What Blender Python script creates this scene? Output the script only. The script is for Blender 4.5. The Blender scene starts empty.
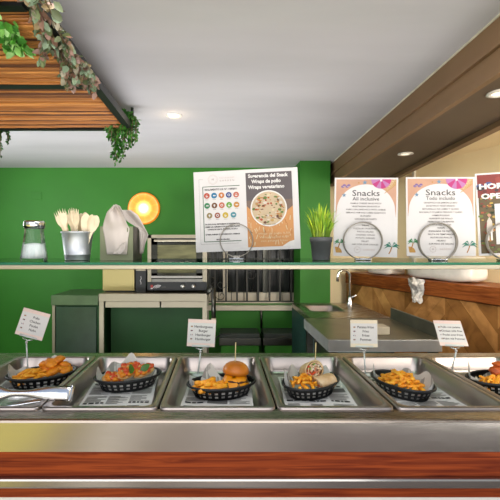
import bpy, bmesh, math, random
from mathutils import Vector, Matrix, noise, Euler
random.seed(7)
R = math.radians
PI = math.pi
scene = bpy.context.scene
COL = scene.collection

# ---------------------------------------------------------------- camera frame
F, CX, CY, ZC = 411.0, 221.0, 246.0, 1.40
def P(px, py, Y):
    return Vector(((px - CX) / F * Y, Y, ZC - (py - CY) / F * Y))

# ---------------------------------------------------------------- materials
def lin(c):
    if isinstance(c, str):
        c = [int(c[i:i + 2], 16) / 255 for i in (0, 2, 4)]
    return tuple(((x / 12.92) if x <= .04045 else ((x + .055) / 1.055) ** 2.4) for x in c) + (1,)
class NT:
    def __init__(s, name):
        s.m = bpy.data.materials.new(name); s.m.use_nodes = True
        s.t = s.m.node_tree; s.n = s.t.nodes; s.b = s.n['Principled BSDF']
    def new(s, typ, **kw):
        x = s.n.new(typ)
        for k, v in kw.items():
            if hasattr(x, k): setattr(x, k, v)
            else: x.inputs[k].default_value = v
        return x
    def link(s, a, b): s.t.links.new(a, b)
def pr(b, name, val):
    b.inputs[name].default_value = val
def mat(name, col, rough=.5, metal=0, var=.12, scale=8, stretch=(1, 1, 1), bump=0, emit=0, col2=None, spec=None, sss=0, coat=0):
    t = NT(name); b = t.b
    tc = t.new('ShaderNodeTexCoord'); mp = t.new('ShaderNodeMapping'); mp.inputs['Scale'].default_value = stretch
    t.link(tc.outputs['Object'], mp.inputs['Vector'])
    nz = t.new('ShaderNodeTexNoise'); nz.inputs['Scale'].default_value = scale; nz.inputs['Detail'].default_value = 5
    t.link(mp.outputs[0], nz.inputs['Vector'])
    cr = t.new('ShaderNodeValToRGB')
    c = lin(col); c2 = lin(col2) if col2 else tuple(x * (1 - var * 1.6) for x in c[:3]) + (1,)
    hi = c if col2 else tuple(min(1, x * (1 + var * .6)) for x in c[:3]) + (1,)
    cr.color_ramp.elements[0].color = c2; cr.color_ramp.elements[1].color = hi
    cr.color_ramp.elements[0].position = .3; cr.color_ramp.elements[1].position = .7
    t.link(nz.outputs['Fac'], cr.inputs[0]); t.link(cr.outputs[0], b.inputs['Base Color'])
    pr(b, 'Roughness', rough); pr(b, 'Metallic', metal)
    if spec is not None: pr(b, 'Specular IOR Level', spec)
    if coat: pr(b, 'Coat Weight', coat); pr(b, 'Coat Roughness', .15)
    if bump:
        bp = t.new('ShaderNodeBump'); bp.inputs['Strength'].default_value = bump; bp.inputs['Distance'].default_value = .004
        t.link(nz.outputs['Fac'], bp.inputs['Height']); t.link(bp.outputs[0], b.inputs['Normal'])
    if emit:
        t.link(cr.outputs[0], b.inputs['Emission Color']); pr(b, 'Emission Strength', emit)
    if sss: pr(b, 'Subsurface Weight', sss); pr(b, 'Subsurface Radius', (.01, .006, .003)); 
    return t.m
def attr_mat(name, rough=.6, trans=0, bump=0):
    t = NT(name); a = t.new('ShaderNodeAttribute', attribute_name='Col')
    nz = t.new('ShaderNodeTexNoise'); nz.inputs['Scale'].default_value = 40
    tc = t.new('ShaderNodeTexCoord'); mp = t.new('ShaderNodeMapping')
    t.link(tc.outputs['Object'], mp.inputs[0]); t.link(mp.outputs[0], nz.inputs[0])
    if name == 'cane': mp.inputs['Scale'].default_value = (.12, 1, 1)
    mx = t.new('ShaderNodeMix', data_type='RGBA', blend_type='MULTIPLY'); mx.inputs[0].default_value = .4
    cr = t.new('ShaderNodeValToRGB'); cr.color_ramp.elements[0].color = (.35, .3, .25, 1); cr.color_ramp.elements[0].position = .35
    cr.color_ramp.elements[1].color = (1, 1, 1, 1); cr.color_ramp.elements[1].position = .6
    t.link(nz.outputs[0], cr.inputs[0]); t.link(a.outputs['Color'], mx.inputs[6]); t.link(cr.outputs[0], mx.inputs[7])
    t.link(mx.outputs[2], t.b.inputs['Base Color']); pr(t.b, 'Roughness', rough)
    return t.m
def steel(name, col='b4b4ae', rough=.25, stretch=(1, 30, 30), var=.1):
    t = NT(name); b = t.b
    tc = t.new('ShaderNodeTexCoord'); mp = t.new('ShaderNodeMapping'); mp.inputs['Scale'].default_value = stretch
    t.link(tc.outputs['Object'], mp.inputs[0])
    nz = t.new('ShaderNodeTexNoise'); nz.inputs['Scale'].default_value = 12; nz.inputs['Detail'].default_value = 4
    t.link(mp.outputs[0], nz.inputs[0])
    mr = t.new('ShaderNodeMapRange'); mr.inputs[3].default_value = rough * .7; mr.inputs[4].default_value = rough * 1.4
    t.link(nz.outputs[0], mr.inputs[0]); t.link(mr.outputs[0], b.inputs['Roughness'])
    pr(b, 'Base Color', lin(col)); pr(b, 'Metallic', 1)
    return t.m
def wood(name, ca, cb, along=(1, 14, 14), scale=4, rough=.35, band=True):
    t = NT(name); b = t.b
    tc = t.new('ShaderNodeTexCoord'); mp = t.new('ShaderNodeMapping'); mp.inputs['Scale'].default_value = along
    t.link(tc.outputs['Object'], mp.inputs[0])
    n1 = t.new('ShaderNodeTexNoise'); n1.inputs['Scale'].default_value = scale; n1.inputs['Detail'].default_value = 6; n1.inputs['Distortion'].default_value = 1.2
    t.link(mp.outputs[0], n1.inputs[0])
    cr = t.new('ShaderNodeValToRGB'); e = cr.color_ramp.elements
    e[0].color = lin(cb); e[0].position = .32; e[1].color = lin(ca); e[1].position = .66
    m = cr.color_ramp.elements.new(.5); m.color = tuple((x + y) / 2 for x, y in zip(lin(ca), lin(cb)))
    t.link(n1.outputs[0], cr.inputs[0]); t.link(cr.outputs[0], b.inputs['Base Color']); pr(b, 'Roughness', rough); pr(b, 'Specular IOR Level', .2)
    return t.m
def thin_glass(name, tint='dcebe2', haze=0, rough=.02, ior=1.45):
    t = NT(name); t.n.remove(t.b); out = t.n['Material Output']
    tr = t.new('ShaderNodeBsdfTransparent'); tr.inputs[0].default_value = lin(tint)
    gl = t.new('ShaderNodeBsdfGlossy'); gl.inputs['Roughness'].default_value = rough
    fr = t.new('ShaderNodeFresnel'); fr.inputs[0].default_value = ior
    nz = t.new('ShaderNodeTexNoise'); nz.inputs['Scale'].default_value = 6
    bp = t.new('ShaderNodeBump'); bp.inputs['Strength'].default_value = .02
    t.link(nz.outputs[0], bp.inputs['Height']); t.link(bp.outputs[0], gl.inputs['Normal'])
    mx = t.new('ShaderNodeMixShader'); t.link(fr.outputs[0], mx.inputs[0]); t.link(tr.outputs[0], mx.inputs[1]); t.link(gl.outputs[0], mx.inputs[2])
    if haze:
        df = t.new('ShaderNodeBsdfDiffuse'); df.inputs[0].default_value = (.85, .9, .88, 1); m2 = t.new('ShaderNodeMixShader'); m2.inputs[0].default_value = haze
        t.link(mx.outputs[0], m2.inputs[1]); t.link(df.outputs[0], m2.inputs[2]); t.link(m2.outputs[0], out.inputs[0]); return t.m
    t.link(mx.outputs[0], out.inputs[0])
    return t.m
def newsprint(name):
    t = NT(name); b = t.b
    tc = t.new('ShaderNodeTexCoord'); sp = t.new('ShaderNodeSeparateXYZ'); t.link(tc.outputs['Object'], sp.inputs[0])
    # rows of type
    my = t.new('ShaderNodeMath', operation='MULTIPLY'); my.inputs[1].default_value = 62; t.link(sp.outputs[1], my.inputs[0])
    fl = t.new('ShaderNodeMath', operation='FLOOR'); t.link(my.outputs[0], fl.inputs[0])
    fr = t.new('ShaderNodeMath', operation='FRACT'); t.link(my.outputs[0], fr.inputs[0])
    row = t.new('ShaderNodeMath', operation='LESS_THAN'); row.inputs[1].default_value = .5; t.link(fr.outputs[0], row.inputs[0])
    cx = t.new('ShaderNodeCombineXYZ')
    mx = t.new('ShaderNodeMath', operation='MULTIPLY'); mx.inputs[1].default_value = 52; t.link(sp.outputs[0], mx.inputs[0])
    t.link(mx.outputs[0], cx.inputs[0]); t.link(fl.outputs[0], cx.inputs[1])
    n1 = t.new('ShaderNodeTexNoise'); n1.inputs['Scale'].default_value = 1.7; n1.inputs['Detail'].default_value = 0; t.link(cx.outputs[0], n1.inputs[0])
    word = t.new('ShaderNodeMath', operation='GREATER_THAN'); word.inputs[1].default_value = .47; t.link(n1.outputs[0], word.inputs[0])
    # blocks of the page: columns, photographs, headlines
    br = t.new('ShaderNodeTexVoronoi', distance='CHEBYCHEV'); br.inputs['Scale'].default_value = 14; br.inputs['Randomness'].default_value = .7
    t.link(tc.outputs['Object'], br.inputs['Vector'])
    sc_ = t.new('ShaderNodeSeparateColor'); t.link(br.outputs['Color'], sc_.inputs[0])
    txt = t.new('ShaderNodeMath', operation='GREATER_THAN'); txt.inputs[1].default_value = .28; t.link(sc_.outputs[0], txt.inputs[0])
    ph = t.new('ShaderNodeMath', operation='GREATER_THAN'); ph.inputs[1].default_value = .62; t.link(sc_.outputs[1], ph.inputs[0])
    inner = t.new('ShaderNodeMath', operation='LESS_THAN'); inner.inputs[1].default_value = .42; t.link(br.outputs['Distance'], inner.inputs[0])
    a1 = t.new('ShaderNodeMath', operation='MULTIPLY'); t.link(row.outputs[0], a1.inputs[0]); t.link(word.outputs[0], a1.inputs[1])
    a2 = t.new('ShaderNodeMath', operation='MULTIPLY'); t.link(a1.outputs[0], a2.inputs[0]); t.link(txt.outputs[0], a2.inputs[1])
    n2 = t.new('ShaderNodeTexNoise'); n2.inputs['Scale'].default_value = 120; t.link(tc.outputs['Object'], n2.inputs[0])
    a3 = t.new('ShaderNodeMath', operation='MULTIPLY'); t.link(ph.outputs[0], a3.inputs[0]); t.link(n2.outputs[0], a3.inputs[1])
    a4 = t.new('ShaderNodeMath', operation='MAXIMUM'); t.link(a2.outputs[0], a4.inputs[0]); t.link(a3.outputs[0], a4.inputs[1])
    a5 = t.new('ShaderNodeMath', operation='MULTIPLY'); t.link(a4.outputs[0], a5.inputs[0]); t.link(inner.outputs[0], a5.inputs[1])
    a6 = t.new('ShaderNodeMath', operation='MULTIPLY'); t.link(a5.outputs[0], a6.inputs[0]); a6.inputs[1].default_value = .5
    m = t.new('ShaderNodeMix', data_type='RGBA'); t.link(a6.outputs[0], m.inputs[0])
    m.inputs[6].default_value = lin('d9d7d2'); m.inputs[7].default_value = lin('1c1b1a')
    t.link(m.outputs[2], b.inputs['Base Color']); pr(b, 'Roughness', .6)
    return t.m

M = {}
M['green'] = mat('green_paint', '2f7c1c', .6, var=.12, scale=1.4, bump=.08)
M['green_dark'] = mat('green_shade_and_fridge', '1d5424', .6, var=.15, scale=2)  # darker copy of the wall green: under-table shade and fridge cabinet colour
M['ceiling'] = mat('ceiling_plaster', 'bab8bb', .85, var=.07, scale=1.5, stretch=(.5, 2, 1), bump=.05)
M['beige'] = mat('beige_wall', 'efdcb2', .8, var=.06, scale=2)
M['plain_wall'] = mat('pale_wall', 'b9b7ae', .8, var=.06, scale=2)
M['floor'] = mat('floor_tile', 'a39a8c', .5, var=.1, scale=5)
def ground_mat():
    t = NT('banded_ground'); tc = t.new('ShaderNodeTexCoord'); sp = t.new('ShaderNodeSeparateXYZ'); t.link(tc.outputs['Object'], sp.inputs[0])
    nz = t.new('ShaderNodeTexNoise'); nz.inputs['Scale'].default_value = .8; t.link(tc.outputs['Object'], nz.inputs[0])
    ad = t.new('ShaderNodeMath', operation='ADD'); t.link(sp.outputs[0], ad.inputs[0]); t.link(nz.outputs[0], ad.inputs[1])
    mr = t.new('ShaderNodeMapRange'); mr.inputs[1].default_value = -2; mr.inputs[2].default_value = 3; t.link(ad.outputs[0], mr.inputs[0])
    cr = t.new('ShaderNodeValToRGB'); e = cr.color_ramp.elements; e[0].color = (.85, .72, .2, 1); e[0].position = .2; e[1].color = (.16, .14, .13, 1); e[1].position = .9  # colour bands added on unseen ground to shape reflections in the counter front
    for p, c in ((.27, (.42, .34, .22, 1)), (.34, (.8, .72, .6, 1)), (.42, (.35, .29, .24, 1)), (.54, (.5, .44, .4, 1)), (.64, (.2, .17, .16, 1))): x = e.new(p); x.color = c
    t.link(mr.outputs[0], cr.inputs[0]); t.link(cr.outputs[0], t.b.inputs['Base Color']); pr(t.b, 'Roughness', .8); return t.m
M['ground'] = ground_mat()
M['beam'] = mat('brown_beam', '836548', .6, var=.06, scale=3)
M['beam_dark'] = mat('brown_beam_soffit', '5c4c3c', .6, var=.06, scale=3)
M['caulk'] = mat('pale_caulk', 'ddd6c4', .7, scale=20)
M['steel'] = steel('brushed_steel', 'bab8b2', .3)
M['steel_apron'] = steel('brushed_steel_apron', 'b4b0aa', .16, (1, 12, 12))
M['steel_top'] = steel('worktop_steel', 'a89c90', .26)
M['steel_tray'] = steel('tray_steel', 'aea49e', .32, (.6, .6, .6))
M['steel_dull'] = steel('dull_steel', 'a69f8c', .4)
M['steel_dark'] = steel('dark_steel', '5a5a54', .3)
M['chrome'] = steel('chrome', 'dcdcdc', .1, (3, 3, 3))
M['zinc'] = steel('zinc', 'd4d8dc', .5, (9, 9, 2))
M['black_metal'] = mat('black_metal', '1b1e1e', .45, .3, scale=12)
M['black_plastic'] = mat('black_plastic', '1d1f20', .4, scale=30)
M['dark_gap'] = mat('dark_recess', '141512', .7, scale=10)
M['glass'] = thin_glass('shelf_glass', 'cfe6d8')
M['clear'] = thin_glass('clear_glass', 'f8fbfa', ior=1.22, haze=.02)
M['acrylic'] = mat('clear_acrylic', 'd5d9d8', .12, var=.05)
M['glass_edge'] = mat('glass_edge_green', '1d6b4c', .2, scale=20)
M['wood_red'] = wood('red_wood', 'a2481c', '641f08', (1.0, 16, 26), 3.6, .55)
M['wood_cap'] = wood('bar_cap_wood', 'a45c2a', '6f3414', (1, 10, 10), 5, .4)
M['wood_a'] = wood('plank_light', 'dba662', 'b27d45', (1, 1, 1), 6, .5)
M['wood_b'] = wood('plank_mid', 'c48c50', '946536', (1, 1, 1), 6, .5)
M['wood_c'] = wood('plank_dark', '9f6c38', '6e4720', (1, 1, 1), 6, .5)
M['birch'] = mat('birch_wood', 'ead9b8', .6, var=.1, scale=30)
M['white_panel'] = mat('white_panel', 'f2eee6', .5, var=.03)
M['paper'] = mat('white_paper', 'bfbcbb', .7, var=.02, scale=10)
M['napkin'] = mat('white_napkin', 'c4bab2', .85, var=.04, scale=14, bump=.2)
M['salt'] = mat('salt', 'ffffff', .9, var=.02, scale=300)
M['oven_glass'] = mat('oven_glass', '26281e', .12, var=.3, scale=3)
M['oven_inside'] = mat('oven_interior', '6b6a4a', .25, .5, var=.3, scale=4, stretch=(1, 1, 6))
M['pane'] = mat('window_pane_dark', '2c2e2e', .12, var=.5, scale=5, stretch=(5, 1, .2))
M['tile'] = mat('cream_tile', 'd3c9b4', .5, scale=4)
M['iron'] = mat('wrought_iron', '3c3b37', .5, .4, scale=20)
M['teal'] = mat('teal_perforated', '123c36', .5, var=.5, scale=45)
M['table_dark'] = mat('dark_table_top', '746b58', .3, .35)
M['table_front'] = mat('table_front_steel', 'b2b2b0', .35, .6)
M['splash'] = mat('splash_steel', '6e6d60', .4, .5)
M['slate'] = mat('dark_slate', '3a413b', .5)
M['pot'] = mat('grey_pot', '4c4d4f', .55, scale=20)
M['leaf'] = attr_mat('leaf', .5)
M['cane'] = attr_mat('cane', .5)
M['news'] = newsprint('newsprint')
M['fry'] = mat('fried_potato', 'ffbe36', .45, scale=45, col2='e88a14', bump=.2, sss=.1)
M['nugget'] = mat('nugget_crumb', 'f79a1c', .55, scale=55, col2='d06c0c', bump=.6)
M['chicken'] = mat('red_fried_crust', 'dc6a22', .5, scale=45, col2='9a3a10', bump=.6)
M['bun'] = mat('bun_crust', 'e58a1c', .4, scale=14, col2='c46a14', coat=.15)
M['bread'] = mat('bread', 'e3b878', .7, scale=40, col2='c98d4a', bump=.3)
M['patty'] = mat('patty', '5a2e18', .6, scale=60, col2='371a0d', bump=.6)
M['cheese'] = mat('cheese', 'ffa30c', .35, scale=20, var=.1)
M['tomato'] = mat('tomato_topping', 'e8622a', .4, scale=45, col2='c23810', bump=.6)
M['white_cheese'] = mat('white_cheese', 'f2e6cf', .5, scale=30)
M['basil'] = mat('basil_leaf', '4f7d22', .4, scale=30, var=.3)
M['tortilla'] = mat('tortilla', 'e8cfa6', .6, scale=32, col2='c99a60', bump=.2)
M['filling'] = mat('wrap_filling', 'efd9b8', .6, scale=70, col2='c85a26', bump=.5)
M['lettuce'] = mat('lettuce', '7fa03c', .5, scale=30, var=.3)
M['toothpick'] = mat('pale_skewer', 'd8c08a', .6, scale=40)
M['lamp_white'] = mat('lamp_glow', 'fff4e0', .5, emit=9)
M['lamp_beige'] = mat('lamp_glow_soft', 'f5e8cc', .5, emit=1.6)
M['lamp_trim'] = mat('lamp_trim', 'e6e2da', .4)
M['plastic_bag'] = mat('crumpled_plastic', 'cfcac2', .25, scale=30, var=.3, bump=.8)
M['plastic_white'] = mat('white_wrapping', 'e8e2d8', .3, scale=12, var=.08, bump=.6)
def ink(name, c, rough=.6): 
    if ('ink_' + name) not in M:
        if not name.startswith('card') and name not in ('black', 'news_black', 'news_grey'):   # print is darker than its paper
            l = [x * .5 for x in lin(c)[:3]]; c = [12.92 * x if x <= .0031308 else 1.055 * x ** (1 / 2.4) - .055 for x in l]
        M['ink_' + name] = mat('ink_' + name, c, rough, var=.06, scale=25)
    return M['ink_' + name]

# orange slice lamp
def orange_mat():
    t = NT('orange_slice'); b = t.b
    tc = t.new('ShaderNodeTexCoord'); fl_ = t.new('ShaderNodeVectorMath', operation='MULTIPLY'); fl_.inputs[1].default_value = (1, 0, 1); t.link(tc.outputs['Object'], fl_.inputs[0]); gr = t.new('ShaderNodeVectorMath', operation='LENGTH'); t.link(fl_.outputs[0], gr.inputs[0])
    mr = t.new('ShaderNodeMath', operation='DIVIDE'); mr.inputs[1].default_value = .168; t.link(gr.outputs['Value'], mr.inputs[0])
    cr = t.new('ShaderNodeValToRGB'); e = cr.color_ramp.elements
    e[0].position = .0; e[0].color = lin('fff8e8'); e[1].position = 1; e[1].color = lin('e8891c')
    for p, c in ((.2, 'fff2cc'), (.36, 'fcd27a'), (.6, 'f2a53c'), (.8, 'f3b454'), (.9, 'f3c880'), (.93, 'e88f22')):
        x = e.new(p); x.color = lin(c)
    t.link(mr.outputs[0], cr.inputs[0])
    wv = t.new('ShaderNodeTexGradient', gradient_type='RADIAL')
    mp = t.new('ShaderNodeMapping'); mp.inputs['Rotation'].default_value = (PI / 2, 0, 0); t.link(tc.outputs['Object'], mp.inputs[0]); t.link(mp.outputs[0], wv.inputs[0])
    m1 = t.new('ShaderNodeMath', operation='MULTIPLY'); m1.inputs[1].default_value = 11; t.link(wv.outputs['Fac'], m1.inputs[0])
    fr = t.new('ShaderNodeMath', operation='PINGPONG'); fr.inputs[1].default_value = .5; t.link(m1.outputs[0], fr.inputs[0])
    c2 = t.new('ShaderNodeValToRGB'); c2.color_ramp.elements[0].position = .0; c2.color_ramp.elements[0].color = (1, .8, .45, 1); c2.color_ramp.elements[1].position = .16; c2.color_ramp.elements[1].color = (.78, .62, .45, 1)
    t.link(fr.outputs[0], c2.inputs[0])
    mx = t.new('ShaderNodeMix', data_type='RGBA', blend_type='MULTIPLY'); mx.inputs[0].default_value = .75
    t.link(cr.outputs[0], mx.inputs[6]); t.link(c2.outputs[0], mx.inputs[7])
    t.link(mx.outputs[2], b.inputs['Base Color']); t.link(mx.outputs[2], b.inputs['Emission Color'])
    c3 = t.new('ShaderNodeMapRange'); c3.inputs[1].default_value = 0; c3.inputs[2].default_value = .5; c3.inputs[3].default_value = 4.5; c3.inputs[4].default_value = .75
    t.link(mr.outputs[0], c3.inputs[0]); t.link(c3.outputs[0], b.inputs['Emission Strength'])
    return t.m
M['orange'] = orange_mat()

# ---------------------------------------------------------------- mesh builder
class MB:
    def __init__(s): s.v = []; s.f = []; s.mi = []; s.c = []; s.sm = []; s.mats = []
    def m(s, mt):
        if mt not in s.mats: s.mats.append(mt)
        return s.mats.index(mt)
    def add(s, vs, fs, mt, smooth=False, col=(1, 1, 1), xf=None):
        o = len(s.v); k = s.m(mt)
        for p in vs:
            p = Vector(p); s.v.append(xf @ p if xf else p)
        for f in fs:
            s.f.append([o + i for i in f]); s.mi.append(k); s.c.append(col); s.sm.append(smooth)
        return s
    def box(s, lo, hi, mt, xf=None, bev=0, col=(1, 1, 1)):
        lo, hi = Vector(lo), Vector(hi)
        if bev:
            bm = bmesh.new(); bmesh.ops.create_cube(bm, size=1)
            for v in bm.verts: v.co = Vector([(lo[i] + hi[i]) / 2 + v.co[i] * (hi[i] - lo[i]) for i in range(3)])
            bmesh.ops.bevel(bm, geom=bm.edges[:], offset=bev, segments=2, affect='EDGES', profile=.5)
            return s.bm(bm, mt, xf=xf, col=col)
        vs = [(x, y, z) for x in (lo.x, hi.x) for y in (lo.y, hi.y) for z in (lo.z, hi.z)]
        return s.add(vs, [(0, 1, 3, 2), (4, 6, 7, 5), (0, 4, 5, 1), (2, 3, 7, 6), (0, 2, 6, 4), (1, 5, 7, 3)], mt, xf=xf, col=col)
    def bm(s, bm, mt, smooth=False, xf=None, col=(1, 1, 1)):
        bm.verts.index_update()
        s.add([v.co.copy() for v in bm.verts], [[v.index for v in f.verts] for f in bm.faces], mt, smooth, col, xf); bm.free(); return s
    def tube(s, pts, r, mt, seg=8, closed=False, caps=True, col=(1, 1, 1), flat=1, xf=None):
        pts = [Vector(p) for p in pts]; n = len(pts); rs = r if isinstance(r, (list, tuple)) else [r] * n
        vs = []; fs = []; up = None
        for i, p in enumerate(pts):
            a = pts[(i - 1) % n] if (closed or i > 0) else p; b = pts[(i + 1) % n] if (closed or i < n - 1) else p
            d = (b - a).normalized()
            if up is None:
                up = Vector((0, 0, 1)) if abs(d.z) < .9 else Vector((1, 0, 0))
            x = d.cross(up).normalized(); up = x.cross(d).normalized()
            for k in range(seg):
                t = 2 * PI * k / seg; vs.append(p + (x * math.cos(t) + up * math.sin(t) * flat) * rs[i])
        for i in range(n if closed else n - 1):
            for k in range(seg):
                a = i * seg + k; b = i * seg + (k + 1) % seg; j = ((i + 1) % n) * seg
                fs.append((a, b, j + (k + 1) % seg, j + k))
        if caps and not closed:
            fs.append(tuple(range(seg))[::-1]); fs.append(tuple((n - 1) * seg + k for k in range(seg)))
        return s.add(vs, fs, mt, True, col, xf)
    def lathe(s, prof, mt, seg=32, xf=None, smooth=True, sx=1, sy=1):
        vs = []; fs = []
        for r, z in prof:
            for k in range(seg):
                t = 2 * PI * k / seg; vs.append((r * math.cos(t) * sx, r * math.sin(t) * sy, z))
        for i in range(len(prof) - 1):
            for k in range(seg):
                fs.append((i * seg + k, i * seg + (k + 1) % seg, (i + 1) * seg + (k + 1) % seg, (i + 1) * seg + k))
        return s.add(vs, fs, mt, smooth, xf=xf)
    def disc(s, r, z, mt, seg=32, xf=None):
        return s.add([(r * math.cos(2 * PI * k / seg), r * math.sin(2 * PI * k / seg), z) for k in range(seg)], [tuple(range(seg))], mt, xf=xf)
    def blob(s, rx, ry, rz, mt, seed=0, amp=.15, fr=2.5, sub=3, xf=None):
        bm = bmesh.new(); bmesh.ops.create_icosphere(bm, subdivisions=sub, radius=1)
        for v in bm.verts:
            k = 1 + amp * noise.noise(v.co * fr + Vector((seed * 7.3, seed * 3.1, seed))) + amp * .4 * noise.noise(v.co * fr * 3 + Vector((seed, 1, 2)))
            v.co = Vector((v.co.x * rx * k, v.co.y * ry * k, v.co.z * rz * k))
        return s.bm(bm, mt, True, xf)
    def grid(s, fn, nu, nv, mt, smooth=True, xf=None):
        vs = [fn(i / nu, j / nv) for j in range(nv + 1) for i in range(nu + 1)]
        fs = [(j * (nu + 1) + i, j * (nu + 1) + i + 1, (j + 1) * (nu + 1) + i + 1, (j + 1) * (nu + 1) + i) for j in range(nv) for i in range(nu)]
        return s.add(vs, fs, mt, smooth, xf=xf)
    def prism(s, poly, z0, z1, mt, xf=None):
        n = len(poly)
        vs = [(x, y, z0) for x, y in poly] + [(x, y, z1) for x, y in poly]
        fs = [tuple(range(n))[::-1], tuple(range(n, 2 * n))] + [(i, (i + 1) % n, n + (i + 1) % n, n + i) for i in range(n)]
        return s.add(vs, fs, mt, xf=xf)
    def mesh(s, name):
        me = bpy.data.meshes.new(name); me.from_pydata([tuple(v) for v in s.v], [], s.f)
        for mt in s.mats: me.materials.append(mt)
        me.polygons.foreach_set('material_index', s.mi); me.polygons.foreach_set('use_smooth', s.sm)
        if any(c != (1, 1, 1) for c in s.c):
            ca = me.color_attributes.new('Col', 'FLOAT_COLOR', 'CORNER'); i = 0
            for p, c in zip(me.polygons, s.c):
                for _ in range(p.loop_total): ca.data[i].color = (*c, 1); i += 1
        me.update(); return me
    def build(s, name, parent=None, loc=(0, 0, 0), rot=(0, 0, 0), solid=0, fix=True):
        me = s.mesh(name)
        if fix:
            b = bmesh.new(); b.from_mesh(me); bmesh.ops.recalc_face_normals(b, faces=b.faces[:]); b.to_mesh(me); b.free()
        o = bpy.data.objects.new(name, me); COL.objects.link(o)
        o.location = loc; o.rotation_euler = rot
        if parent: o.parent = parent
        if solid:
            md = o.modifiers.new('thick', 'SOLIDIFY'); md.thickness = solid; md.offset = 0
        return o
def tag(o, label=None, cat=None, group=None, kind=None):
    if label: o['label'] = label
    if cat: o['category'] = cat
    if group: o['group'] = group
    if kind: o['kind'] = kind
    return o
def thing(name, label, cat, loc=(0, 0, 0), rot=(0, 0, 0), group=None):
    o = bpy.data.objects.new(name, None); COL.objects.link(o); o.empty_display_size = .05
    o.location = loc; o.rotation_euler = rot
    return tag(o, label, cat, group)
def copy_tree(o, parent=None):
    c = o.copy(); COL.objects.link(c)
    if parent: c.parent = parent
    for ch in list(o.children): copy_tree(ch, c)
    return c
def struct(name, mb, **k): return tag(mb.build(name, **k), kind='structure')
def XF(loc=(0, 0, 0), rot=(0, 0, 0), sc=1):
    return Matrix.Translation(Vector(loc)) @ Euler(rot).to_matrix().to_4x4() @ Matrix.Diagonal((sc, sc, sc, 1))

# ---------------------------------------------------------------- flat printed sheets
_txt = {}
def text_geo(body, size, align='CENTER', bold=0, space=1):
    k = (body, size, align, bold, space)
    if k in _txt: return _txt[k]
    cu = bpy.data.curves.new('t', 'FONT'); cu.body = body; cu.size = size; cu.align_x = align; cu.align_y = 'CENTER'
    cu.resolution_u = 2; cu.fill_mode = 'FRONT'; cu.space_character = space; cu.offset = bold
    ob = bpy.data.objects.new('t', cu); COL.objects.link(ob)
    me = bpy.data.meshes.new_from_object(ob.evaluated_get(bpy.context.evaluated_depsgraph_get()))
    g = ([v.co.copy() for v in me.vertices], [list(p.vertices) for p in me.polygons])
    bpy.data.objects.remove(ob); bpy.data.curves.remove(cu); bpy.data.meshes.remove(me)
    _txt[k] = g; return g
class Sheet:
    """printed sheet lying in local XZ, front towards -Y, origin at the bottom middle"""
    def __init__(s, W, H, base, thick=.0012, bend=0):
        s.W, s.H, s.mb, s.bend = W, H, MB(), bend
        n = 10
        s.mb.grid(lambda u, v: s.pt(u * W, v * H, 0), n, 2, base, False)
        s.mb.grid(lambda u, v: s.pt((1 - u) * W, v * H, -4), n, 2, M['paper'], False)
        for u0 in (0, W): s.mb.add([s.pt(u0, 0, 0), s.pt(u0, H, 0), s.pt(u0, H, -4), s.pt(u0, 0, -4)], [(0, 1, 2, 3)], M['paper'])
        for v0 in (0, H): s.mb.add([s.pt(0, v0, 0), s.pt(W, v0, 0), s.pt(W, v0, -4), s.pt(0, v0, -4)], [(0, 1, 2, 3)], M['paper'])
    def pt(s, u, v, L):
        x = u - s.W / 2
        return Vector((x, -L * .00025 + s.bend * (x / s.W * 2) ** 2, v))
    def poly(s, pts, mt, L=1):
        s.mb.add([s.pt(u, v, L) for u, v in pts], [tuple(range(len(pts)))], mt)
    def rect(s, u0, v0, u1, v1, mt, L=1):
        n = 8 if s.bend else 1
        for i in range(n):
            a, b = u0 + (u1 - u0) * i / n, u0 + (u1 - u0) * (i + 1) / n
            s.poly([(a, v0), (b, v0), (b, v1), (a, v1)], mt, L)
    def disc(s, u, v, r, mt, L=2, a0=0, a1=360, n=24, ry=None):
        ry = ry or r
        pts = [(u + r * math.cos(R(a0 + (a1 - a0) * k / n)), v + ry * math.sin(R(a0 + (a1 - a0) * k / n))) for k in range(n + (a1 - a0 < 360))]
        if a1 - a0 < 360: pts.append((u, v))
        s.poly(pts, mt, L)
    def ring(s, u, v, r0, r1, mt, L=2, n=28):
        for k in range(n):
            a, b = 2 * PI * k / n, 2 * PI * (k + 1) / n
            s.poly([(u + r * math.cos(t), v + r * math.sin(t)) for r, t in ((r0, a), (r1, a), (r1, b), (r0, b))], mt, L)
    def line(s, pts, w, mt, L=2):
        for (a, b), (c, d) in zip(pts[:-1], pts[1:]):
            l = math.hypot(c - a, d - b) or 1; nx, ny = -(d - b) / l * w / 2, (c - a) / l * w / 2
            s.poly([(a + nx, b + ny), (c + nx, d + ny), (c - nx, d - ny), (a - nx, b - ny)], mt, L)
    def text(s, body, u, v, size, mt, L=3, width=None, bold=0, align='CENTER', xs=1, space=1, rot=0):
        vs, fs = text_geo(body, size, align, bold, space)
        k = xs
        if width and vs: k = width / max(1e-6, max(p.x for p in vs) - min(p.x for p in vs))
        cr, sr = math.cos(rot), math.sin(rot)
        s.mb.add([s.pt(u + p.x * k * cr - p.y * sr, v + p.x * k * sr + p.y * cr, L) for p in vs], fs, mt)
    def build(s, name, **k): return s.mb.build(name, fix=False, **k)

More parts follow.
